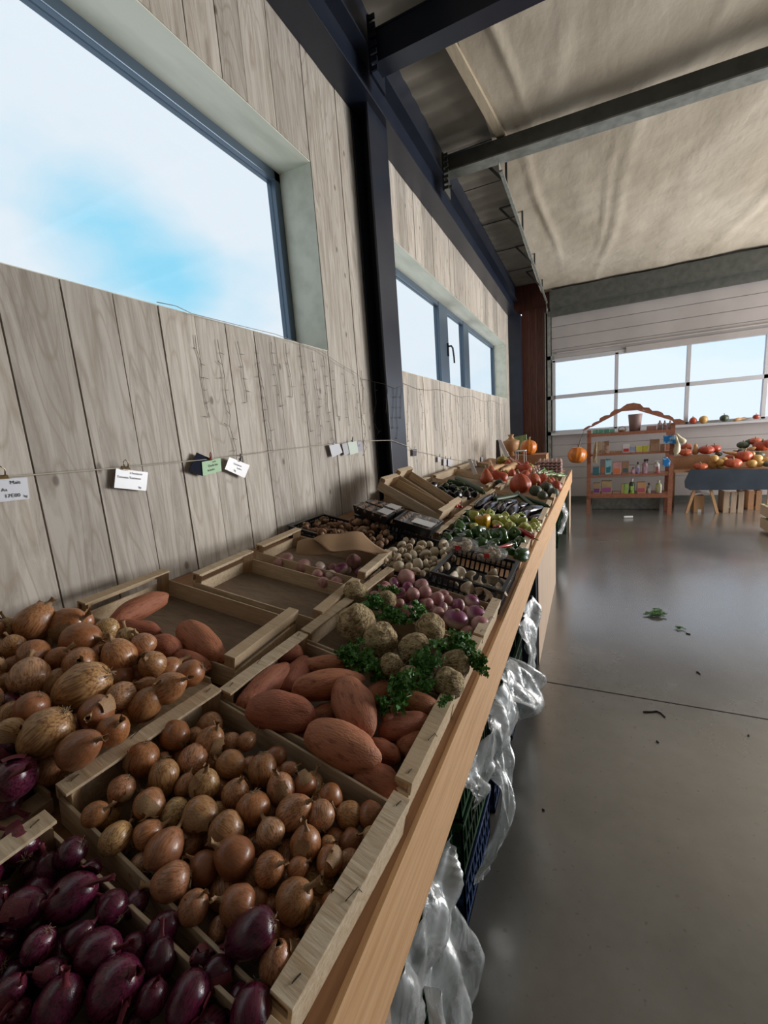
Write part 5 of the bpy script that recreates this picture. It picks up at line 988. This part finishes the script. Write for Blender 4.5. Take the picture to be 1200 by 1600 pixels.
film([(1.95, .60), (2.35, .62)], [(2.0, .22), (2.15, .12), (2.32, .34)], .04, 'clear film hanging next to the dark steel leg', 6)
film([(5.2, .62), (5.7, .62)], [(5.2, .3), (5.4, .22), (5.7, .34)], .05, 'white film hanging near the far end of the stall', 7)
# ================================================================== RACK WITH PRODUCTS
m_rack = wood('reddish_rack_wood', (0.36, 0.15, 0.09), (0.24, 0.09, 0.05), (6, 6, 6), rough=0.5)
YS = 7.85; ZB = [1.335, 1.0, .655, .335]
rk = empty('display_rack', (0, 0, 0)); xl, xr_ = .02, 1.17
for yy in (YS, YS+.34):
    bx('post', m_rack, rk, (xl-.03, yy, 0), (xl+.03, yy+.04, 1.39)); bx('post', m_rack, rk, (xr_-.03, yy, 0), (xr_+.03, yy+.04, 1.42))
for z in ZB: bx('shelf', m_rack, rk, (xl-.02, YS+.005, z-.03), (xr_+.02, YS+.38, z), bevel=.002)
bx('shelf_lip', m_rack, rk, (xl, YS-.012, ZB[3]-.06), (xr_, YS+.005, ZB[3]-.02)); bx('shelf_lip', m_rack, rk, (xl, YS-.012, ZB[0]-.05), (xr_, YS+.005, ZB[0]-.005))
def k3(l): return [(900+x/6.667, 620+y/6.667) for x, y in l]
up = [(65, 355), (90, 325), (130, 302), (165, 300), (165, 285), (200, 262), (240, 250), (250, 222), (300, 195), (350, 188), (362, 165), (400, 135), (465, 122), (485, 105), (530, 75), (600, 62), (670, 75), (705, 110), (760, 112), (795, 145), (850, 145), (900, 165), (918, 190), (970, 192), (1010, 215), (1022, 235), (1080, 230), (1130, 250), (1140, 285), (1030, 290), (1005, 250), (700, 138), (640, 132), (480, 145), (160, 312), (80, 355)]
slab('gable_board', k3(up), YS-.03, .02, m_rack, parent=rk)
q = B(); prism(q, [on(*p, 1, YS+.36) for p in k3([(160, 300), (480, 135), (640, 122), (1010, 235), (1010, 250), (640, 140), (480, 150), (160, 318)])], (0, .02, 0)); finish('gable_board', q, m_rack, rk)
tag(rk, 'reddish wooden product rack with a scalloped gable before the gate', 'rack')
bx_ = bx('gate_seal_strip', m_galv, None, (.08, YS+.45, .0), (1.1, YS+.53, .24), bevel=.01); tag(bx_, 'low grey seal strip behind the rack feet', 'seal')  # grey strip for the bottom seal at the gate's foot
def pm(c, c2=None, r=.4): return mat('packaging', c, c2, rough=r, scale=9, ramp=(.45, .55)) if c2 else flat('packaging', c, r)
def k3x(x): return 900+x/6.667
def k3y(y): return 620+y/6.667
def prod(kind, x0, y0, x1, si, c, c2, label, cat, dy=.06, top=None):
    a = on(k3x(x0), 700, 1, YS+dy).x; b = on(k3x(x1), 700, 1, YS+dy).x; xm = on(k3x((x0+x1)/2), k3y(y0), 1, YS+dy); z0 = ZB[si]; h = max(.03, xm.z-z0); w = (b-a)/2; m = pm(c, c2)
    if kind == 'box':
        o = bx('carton', m, None, (a, YS+dy, z0), (b, YS+dy+min(.14, w*1.4+.02), z0+h), bevel=.002)
        if top: bx('panel', pm(top), o, (a+.012, YS+dy-.002, z0+h*.12), (b-.012, YS+dy, z0+h*.48))
        tag(o, label, cat); return o
    q = B(); lathe(q, [(0, w*.9), (.005, w), (h*.6, w), (h*.72, w*.8), (h*.8, w*.35)], 18); o = finish('bottle', q, m, None, True); o.location = ((a+b)/2, YS+dy+w, z0)
    tm = pm(top or (.03, .03, .04))
    if kind == 'spray':
        q = B(); tube(q, [(0, 0, h*.78), (0, 0, h*.9)], w*.35, 8); box(q, (-w*.5, -w*.3, h*.88), (w*1.1, w*.3, h)); box(q, (w*.6, -w*.1, h*.72), (w*.8, w*.1, h*.9)); finish('spray_head', q, tm, o)
    else:
        q = B(); tube(q, [(0, 0, h*.78), (0, 0, h)], w*.42, 10); finish('cap', q, tm, o)
    bx('label', pm(c2 or (.6, .5, .5)), o, (-w*.5, -w*1.02, h*.2), (w*.5, -w*.95, h*.5))
    tag(o, label, cat); return o
g_ = (.10, .30, .22)
prod('box', 170, 340, 228, 0, g_, (.25, .45, .35), 'green carton at the end of the top shelf by the hanging pumpkin', 'carton'); prod('box', 232, 338, 288, 0, g_, (.2, .5, .4), 'green carton, second on the top shelf', 'carton'); prod('box', 292, 336, 345, 0, (.08, .28, .2), None, 'green carton, third on the top shelf', 'carton'); prod('box', 350, 335, 400, 0, (.12, .33, .24), None, 'green carton next to the small basket', 'carton')
q = B(); lathe(q, [(0, .04), (0.0, .05), (.03, .06), (.035, .055)], 16); tube(q, [(-.055, 0, .03), (-.04, 0, .07), (0, 0, .085), (.04, 0, .07), (.055, 0, .03)], .006, 6); o = finish('small_basket', q, m_paper, None, True); o.location = (on(k3x(478), 700, 1, YS+.1).x, YS+.15, ZB[0]); tag(o, 'small handled basket on the top shelf', 'basket')
q = B(); lathe(q, [(0, .05), (0, .075), (.26, .10), (.265, .095), (.2, .085)], 24); o = finish('tall_pot', q, mat('taupe_pot', (.26, .17, .16), rough=.6), None, True); o.location = (on(k3x(612), 700, 1, YS+.1).x, YS+.17, ZB[0]); tag(o, 'tall taupe tapered pot on the top shelf', 'pot')
prod('box', 735, 302, 832, 0, (.35, .2, .16), None, 'low brown box between the pot and the jars', 'box')
for i, (a_, b_) in enumerate(((842, 893), (897, 938), (950, 998))): prod('bottle', a_, 247, b_, 0, (.45, .38, .40), (.3, .2, .2), 'small glass jar, %s from the tall pot' % NTH[i], 'jar', top=(.3, .15, .12))
prod('box', 228, 470, 270, 1, (.22, .12, .08), (.4, .3, .2), 'brown bundle of dried corn beside the white strings', 'dried corn'); prod('box', 275, 460, 345, 1, (.25, .15, .10), (.45, .32, .25), 'speckled brown packet of nuts', 'packet')
prod('box', 355, 565, 395, 1, (.35, .2, .1), None, 'small brown tin on the second shelf', 'tin', top=(.5, .3, .1)); prod('box', 405, 562, 480, 1, (.42, .26, .15), (.3, .18, .1), 'low wooden box next to the white carton', 'box')
prod('box', 486, 492, 560, 1, (.62, .60, .62), None, 'white carton with a red oval on it', 'carton', top=(.5, .04, .05)); prod('box', 563, 520, 618, 1, (.5, .52, .58), (.3, .35, .5), 'small pale blue carton', 'carton')
prod('box', 624, 515, 695, 1, (.62, .58, .10), (.6, .55, .35), 'yellow carton beside the pale blue one', 'carton'); prod('box', 700, 510, 768, 1, (.60, .56, .08), (.62, .6, .4), 'yellow carton beside the brown packet', 'carton')
prod('box', 775, 442, 870, 1, (.42, .24, .16), (.5, .33, .22), 'tall brown paper packet on the second shelf', 'packet'); prod('box', 880, 490, 926, 1, (.42, .24, .15), None, 'shorter brown packet by the blue bag', 'packet')
prod('box', 178, 735, 242, 2, (.04, .16, .20), None, 'dark teal box under the hanging dried bunch', 'box'); prod('box', 258, 655, 306, 2, (.20, .15, .13), (.1, .2, .25), 'tall brown and teal carton', 'carton', top=(.45, .15, .06)); prod('box', 310, 650, 370, 2, (.30, .52, .60), (.08, .25, .32), 'tall light blue carton', 'carton', top=(.03, .18, .22))
prod('box', 390, 682, 475, 2, (.50, .25, .28), (.55, .3, .3), 'pink carton with an orange disc', 'carton', top=(.6, .18, .06)); prod('box', 485, 675, 556, 2, (.26, .15, .10), (.35, .2, .12), 'brown carton next to the pink one', 'carton', top=(.08, .12, .14))
prod('bottle', 583, 735, 622, 2, (.45, .22, .28), (.6, .4, .5), 'small pink bottle with dark cap', 'bottle'); prod('bottle', 628, 680, 674, 2, (.5, .48, .52), (.25, .2, .4), 'pale bottle with dark cap in mid shelf', 'bottle'); prod('spray', 698, 652, 758, 2, (.42, .25, .30), (.55, .35, .45), 'pinkish spray bottle with black trigger', 'spray bottle'); prod('spray', 820, 660, 884, 2, (.68, .68, .68), (.5, .2, .2), 'white spray bottle beside the lower blue bag', 'spray bottle', top=(.6, .6, .6))
prod('box', 185, 900, 258, 3, (.35, .24, .15), None, 'short brown carton with purple base on the bottom shelf', 'carton', top=(.15, .05, .22)); prod('box', 272, 878, 380, 3, (.34, .25, .15), (.4, .3, .15), 'large brown carton with purple base on the bottom shelf', 'carton', top=(.30, .08, .25))
prod('box', 390, 1000, 468, 3, (.3, .2, .15), None, 'flat brown packet on the bottom shelf', 'packet'); prod('box', 480, 908, 508, 3, (.35, .28, .12), None, 'narrow ochre carton by the green one', 'carton'); prod('box', 512, 905, 554, 3, (.30, .45, .10), (.2, .35, .08), 'lime green carton on the bottom shelf', 'carton')
prod('bottle', 565, 852, 626, 3, (.05, .06, .05), (.35, .55, .12), 'dark bottle with white cap and green label', 'bottle', top=(.6, .6, .6)); prod('box', 650, 890, 740, 3, (.55, .28, .12), (.5, .3, .18), 'orange carton with pink base', 'carton', top=(.4, .1, .15)); prod('bottle', 750, 900, 800, 3, (.2, .19, .18), (.5, .45, .4), 'clear grey bottle by the orange carton', 'bottle'); prod('bottle', 845, 872, 914, 3, (.45, .50, .22), (.6, .55, .45), 'green and cream tin on the bottom shelf', 'tin', top=(.5, .48, .4))
m_blue = mat('blue_printed_bag', (0.02, 0.20, 0.55), (0.35, 0.55, 0.75), rough=0.35, scale=14, ramp=(.5, .6))
for pts, lab in (([(912, 402), (1030, 398), (1035, 490), (915, 495)], 'blue printed bag hanging from the rack post, upper'), ([(905, 632), (950, 625), (985, 670), (975, 728), (905, 728)], 'blue printed bag hanging from the rack post, lower')):
    slab('printed_bag', k3(pts), YS-.05, .03, m_blue, lab, 'bag', bevel=.008)
q = B(); rnd = random.Random(9)
for i in range(16): a = on(k3x(205), k3y(470), 1, YS-.03); tube(q, [a+Vector((rnd.uniform(-.02, .02), rnd.uniform(-.01, .01), 0)), a+Vector((rnd.uniform(-.035, .035), rnd.uniform(-.02, .02), -.2)), a+Vector((rnd.uniform(-.05, .05), rnd.uniform(-.03, .03), -.34))], .005, 4)
tag(finish('dried_bunch', q, mat('dried_grass', (.42, .34, .22), rough=.8), None), 'pale dried bunch hanging from the rack', 'dried bunch')
# hanging carved pumpkin
p = on(902, 711, 1, YS-.15); r = 13.5*depth(p)/FPX; o = put(PU[0], p, axis_rot((.15, .2, 1)), (r, r, r*.98), 'hanging orange gourd lantern carved with small holes', 'pumpkin lantern')
q = B(); tube(q, [p+Vector((.02, 0, r*.9)), p+Vector((.05, 0, r*1.9))], .008, 6); tube(q, [p+Vector((.05, 0, r*1.85)), on(912, 674, 1, YS-.03)], .003, 5); c_ = finish('hook', q, m_black, None); c_.parent = o; c_.matrix_parent_inverse = o.matrix_basis.inverted()
q = B()
for (u, v, s_) in ((-.5, .2, .09), (-.2, .35, .07), (.15, .25, .09), (.4, .0, .08), (-.35, -.2, .08), (.0, -.1, .1), (.2, -.4, .07), (-.1, -.5, .06)):
    y_ = -math.sqrt(max(0, 1-u*u-v*v)); tube(q, [(u, y_*.9, v), (u*1.06, y_*1.06, v*1.06)], s_, 8)
c_ = finish('carved_hole', q, flat('dark_carving', (.10, .035, .01)), None); c_.parent = o
# white crooknecks hanging at the rack end
m_crook = mat('cream_crookneck', (.62, .56, .40), rough=.5, scale=3)
for pts, lab, Y in (([(185, 410), (188, 470), (205, 540), (195, 590), (180, 640)], 'cream crookneck gourd hanging straight at the rack end', YS-.02), ([(190, 405), (225, 450), (262, 490), (280, 515)], 'cream crookneck gourd hanging aslant at the rack end', YS-.08)):
    P = [on(1030+x/7.06, 620+y/7.06, 1, Y) for x, y in pts]; q = B(); P2 = [P[0].lerp(P[-1], t) if 0 else P[min(len(P)-1, int(t*(len(P)-1)))].lerp(P[min(len(P)-1, int(t*(len(P)-1))+1)], t*(len(P)-1) % 1) for t in [i/12 for i in range(13)]]
    tube(q, P2, .040, 12, [.2, .35, .45, .5, .6, .7, .85, 1, 1.1, 1.1, 1, .75, .3]); tag(finish('crookneck_gourd', q, m_crook, None, True), lab, 'gourd')
# ================================================================== PUMPKIN TABLE
def k4(x, y): return (1030+x/7.0588, 620+y/7.0588)
YP = 7.95; zt_ = on(*k4(500, 808), 1, YP).z; xa = on(*k4(165, 780), 1, YP).x; xb = 3.4
pt = empty('pumpkin_table'); bx('table_top', m_pine_top, pt, (xa, YP, zt_-.03), (xb, YP+.85, zt_), bevel=.003)
slab('cloth_panel', [k4(*p) for p in [(345, 800), (1700, 790), (1700, 1020), (340, 1030), (285, 1000), (280, 930)]], YP-.02, .012, mat('navy_cloth', (.025, .04, .06), (.04, .055, .08), rough=.7, scale=5), parent=pt)
for pts in ([(375, 1030), (405, 1035), (300, 1335), (270, 1335)], [(560, 1035), (590, 1030), (675, 1335), (640, 1340)]): slab('leg', [k4(*p) for p in pts], YP+.05, .05, m_pine, parent=pt)
for x in (2.6, 3.3): bx('leg', m_pine, pt, (x, YP+.7, 0), (x+.05, YP+.75, zt_-.03))
bx('leg', m_pine_top, pt, (xa+.08, YP+.7, 0), (xa+.13, YP+.75, zt_-.03))
tag(pt, 'wooden trestle table with navy cloth front piled with pumpkins', 'table')
o = slab('cardboard_box', [k4(*p) for p in [(385, 1085), (500, 1090), (492, 1338), (378, 1335)]], YP+.12, .25, mat('cardboard', (.42, .25, .13), rough=.8), 'brown cardboard box with white sticker under the trestle', 'box'); a = on(*k4(425, 1285), 1, YP+.115); b = on(*k4(465, 1243), 1, YP+.115); bx('sticker', m_white, o, (a.x, YP+.117, a.z), (b.x, YP+.12, b.z))
o = slab('white_tray', [k4(*p) for p in [(392, 1070), (470, 1052), (560, 1070), (560, 1084), (470, 1075), (392, 1084)]], YP+.1, .25, m_white, 'white shallow lid on top of the cardboard box', 'lid')
def slatcrate(x0, x1, y0, y1, Y, m, label, n=3):
    root = empty('slatted_crate'); a = on(*k4(x0, y1), 1, Y); b = on(*k4(x1, y0), 1, Y); w = (b.x-a.x)/(n+(n-1)*.35); z0 = 0.0
    for i in range(n): xx = a.x+i*w*1.35; bx('slat', m, root, (xx, Y, z0), (xx+w, Y+.012, b.z), bevel=.002)
    q = B(); box(q, (a.x, Y+.012, z0), (b.x, Y+.03, z0+.05)); box(q, (a.x, Y+.012, b.z-.06), (b.x, Y+.03, b.z-.01)); box(q, (a.x, Y+.03, z0), (a.x+.015, Y+.33, b.z)); box(q, (b.x-.015, Y+.03, z0), (b.x, Y+.33, b.z)); box(q, (a.x, Y+.03, z0), (b.x, Y+.33, z0+.01)); finish('frame', q, m, root)
    tag(root, label, 'crate')
slatcrate(700, 942, 1045, 1325, YP+.1, m_board, 'wooden crate on end with three pale slats under the table'); slatcrate(975, 1140, 1035, 1235, YP+.35, m_pine_top, 'darker slatted crate deeper under the table', 2)
riser = bx('wooden_box', m_pine_top, None, (on(*k4(160, 700), 1, YP+.3).x, YP+.3, zt_), (on(*k4(560, 700), 1, YP+.3).x, YP+.62, on(*k4(300, 655), 1, YP+.3).z), bevel=.004); tag(riser, 'brown wooden box carrying squashes at the rack end of the pumpkin table', 'box')
riser2 = bx('wooden_box', m_pine_top, None, (on(*k4(880, 700), 1, YP+.4).x, YP+.4, zt_), (xb, YP+.75, on(*k4(1000, 600), 1, YP+.4).z), bevel=.004); tag(riser2, 'long wooden box raising the rear squashes on the pumpkin table', 'box')
def pk(cx, cy, r, pr_, label, cat, Y, grp, sq=1.0, d=(0, -.2, 1)):
    p = on(*k4(cx, cy), 1, Y); r_ = r/7.0588*depth(p)/FPX; put(pr_, p, axis_rot(d, cx), (r_, r_, r_*sq), label, cat, grp)
G1 = 'red squashes on the pumpkin table'; G2 = 'yellow melons on the pumpkin table'; PL = squash('orange_squash', m_kuri, 171, .8, 10, .04, 0); YM = sph('yellow_gourd', 172, mat('yellow_gourd_skin', (.58, .36, .12), (.5, .28, .08), rough=.4, scale=3), amp=.03)
for a_ in [(300, 555, 52, 'flat red squash on the wooden box behind another', .95, YP+.45), (290, 612, 62, 'bright red squash at the box edge', .7, YP+.3), (520, 585, 72, 'orange-red squash in the middle of the wooden box', .75, YP+.32), (612, 572, 58, 'red squash behind the orange-red one on the box', .9, YP+.48), (455, 765, 68, 'orange squash on the table corner over the navy cloth', .6, YP+.05), (812, 728, 82, 'large orange squash at the table front', .72, YP+.08), (935, 655, 78, 'large red squash behind the orange one', .95, YP+.22), (780, 665, 45, 'red squash tucked behind the large orange one', .7, YP+.3), (1130, 540, 78, 'biggest red squash on the raised rear row', .85, YP+.5), (1060, 492, 58, 'dark red squash at the top of the rear row', .8, YP+.62), (1200, 520, 60, 'pinkish red squash at the edge of the picture', .9, YP+.45)]:
    pk(a_[0], a_[1], a_[2], PL, a_[3], 'squash', a_[5], G1, a_[4])
for i, a_ in enumerate([(605, 680, 44), (592, 748, 46), (675, 718, 42), (677, 768, 36), (1020, 738, 50), (1082, 680, 48), (1110, 740, 38), (1192, 705, 42), (720, 690, 30), (1150, 720, 32)]): pk(a_[0], a_[1], a_[2], YM, 'yellow-orange gourd, %s from the rack on the pumpkin table' % NTH[i], 'gourd', YP+.1+.08*(i % 2), G2, .9)
for cx, cy, r, lab, Y in ((925, 532, 56, 'grey-green squash on the raised rear row', YP+.6), (1100, 640, 50, 'grey-green squash in the middle row', YP+.35), (1195, 745, 42, 'dark green squash at the front edge', YP+.06), (655, 632, 34, 'small purplish gourd behind the yellow ones', YP+.4), (990, 500, 40, 'dim dark squash behind the grey-green one', YP+.65), (905, 595, 34, 'flat grey-green gourd below the rear row', YP+.4)): pk(cx, cy, r, GO[0], lab, 'squash', Y, None, .75)
def pkl(x0, y0, x1, y1, w, pr_, label, Y, cat='squash'):
    a = on(*k4(x0, y0), 1, Y); b = on(*k4(x1, y1), 1, Y+.03); c = (a+b)/2; r_ = w/7.06*depth(c)/FPX; put(pr_, c, axis_rot(b-a), (r_, r_, (b-a).length/2), label, cat)
pkl(880, 640, 700, 605, 26, BU[0], 'long pinkish butternut between the box and the red squashes', YP+.35); pkl(1070, 560, 920, 585, 18, BU[0], 'slim tan butternut lying across the rear row', YP+.42); pkl(400, 640, 405, 520, 32, BU[0], 'upright pinkish butternut on the wooden box', YP+.35); pkl(1060, 625, 980, 635, 26, BU[0], 'stubby pink butternut behind the large red squash', YP+.3)
# squashes on the gate sill
for cx, cy, r, pr_, lab in ((373, 272, 36, KU[1], 'small red squash on the gate ledge'), (488, 255, 42, YM, 'pale cream gourd on the gate ledge'), (718, 245, 42, GO[0], 'pale green gourd on the gate ledge'), (1070, 237, 32, PL, 'small pink squash on the gate ledge by the glazing bar')):
    p = on(*k4(cx, cy), 1, YD-.10); r_ = r/7.06*depth(p)/FPX; p.z = zl+r_*.85; put(pr_, p, axis_rot((0, 0, 1)), (r_, r_, r_), lab, 'squash')
pkl(820, 262, 955, 232, 22, BU[0], 'long pinkish butternut on the gate ledge', YD-.10)
struct('trim_30', (lambda q: (box(q, (X0, YD-.17, zl-.05), (X1, YD-.014, zl-.012)), q)[1])(B()), m_gfr)['label'] = 'ledge along the gate below the glazing'
# pale crates with green fruit at the right edge
m_gf = mat('green_apple_skin', (.16, .34, .06), rough=.3, coat=.3); AP = sph('green_apple', 180, m_gf, sq=.9, extra=[m_tube('stem', [(0, 0, .8), (.05, 0, 1.1)], .06, m_pstem)])
for i, (zz, yy, lab) in enumerate(((0.03, 6.55, 'pale wooden crate on the floor at the aisle side opposite the stall'), (.20, 6.58, 'pale wooden crate of green apples stacked on another'))):
    crate(2.0, 2.5, yy, yy+.36, lab, 'pale crates opposite the stall', tilt=0, loc=(2.27, yy+.18, zz), high=.13, sideh=.12)
    for j in range(14): put(AP, Vector((2.06+.075*(j % 6), yy+.06+.10*(j//6), zz+.115)), axis_rot((.2*(j % 3-1), .1, 1)), [.036]*3, 'green apple in the pale crates opposite the stall', 'apple', 'green apples in the pale crates')
# ================================================================== DEBRIS ON THE FLOOR
ql_ = LB[0][1]
o = bpy.data.objects.new('leaf_sprig', ql_); COL.objects.link(o); p = on(1040, 962, 2, 0.0); o.location = p+Vector((-.05, 0, .01)); o.scale = (.11, .07, .02); o.rotation_euler = (0, 0, .3); tag(o, 'green leafy sprig dropped on the concrete floor', 'leaf sprig')
o = bpy.data.objects.new('leaf_sprig', LB[1][1]); COL.objects.link(o); p = on(1062, 983, 2, 0.0); o.location = p+Vector((0, 0, .006)); o.scale = (.035, .03, .01); tag(o, 'tiny leaf scrap beside the green sprig on the floor', 'leaf sprig')
for pl, lab in (([(1005, 1112), (1018, 1112), (1026, 1111), (1033, 1114), (1039, 1120)], 'curved dark twig on the floor beyond the joint'), ([(1088, 1050), (1091, 1050), (1094, 1053)], 'tiny dark twig on the floor past the sprig'), ([(1072, 989), (1079, 991)], 'small dark stem by the leaf scrap'), ([(1026, 1157), (1029, 1160)], 'dark crumb on the floor below the curved twig'), ([(1168, 1148), (1171, 1149)], 'dark speck on the floor beside the joint'), ([(847, 1264), (851, 1266)], 'small dark crumb on the floor beside the green crates')):
    q = B(); P = [on(a, b, 2, .004) for a, b in pl]; tube(q, P, .004, 5); tag(finish('twig', q, m_slate, None), lab, 'twig')
p = on(975, 808, 2, .02); q = B(); tube(q, [p, p+Vector((.12, .02, 0))], .02, 8); tag(finish('paper_roll', q, m_white, None), 'small white paper scrap on the floor before the rack', 'paper')

# lettering becomes plain mesh
bpy.context.view_layer.update(); dg = bpy.context.evaluated_depsgraph_get()
for o in TXT:
    me = bpy.data.meshes.new_from_object(o.evaluated_get(dg)); n_ = bpy.data.objects.new('lettering', me); COL.objects.link(n_); n_.parent = o.parent; n_.matrix_basis = o.matrix_basis.copy()
    bpy.data.objects.remove(o)
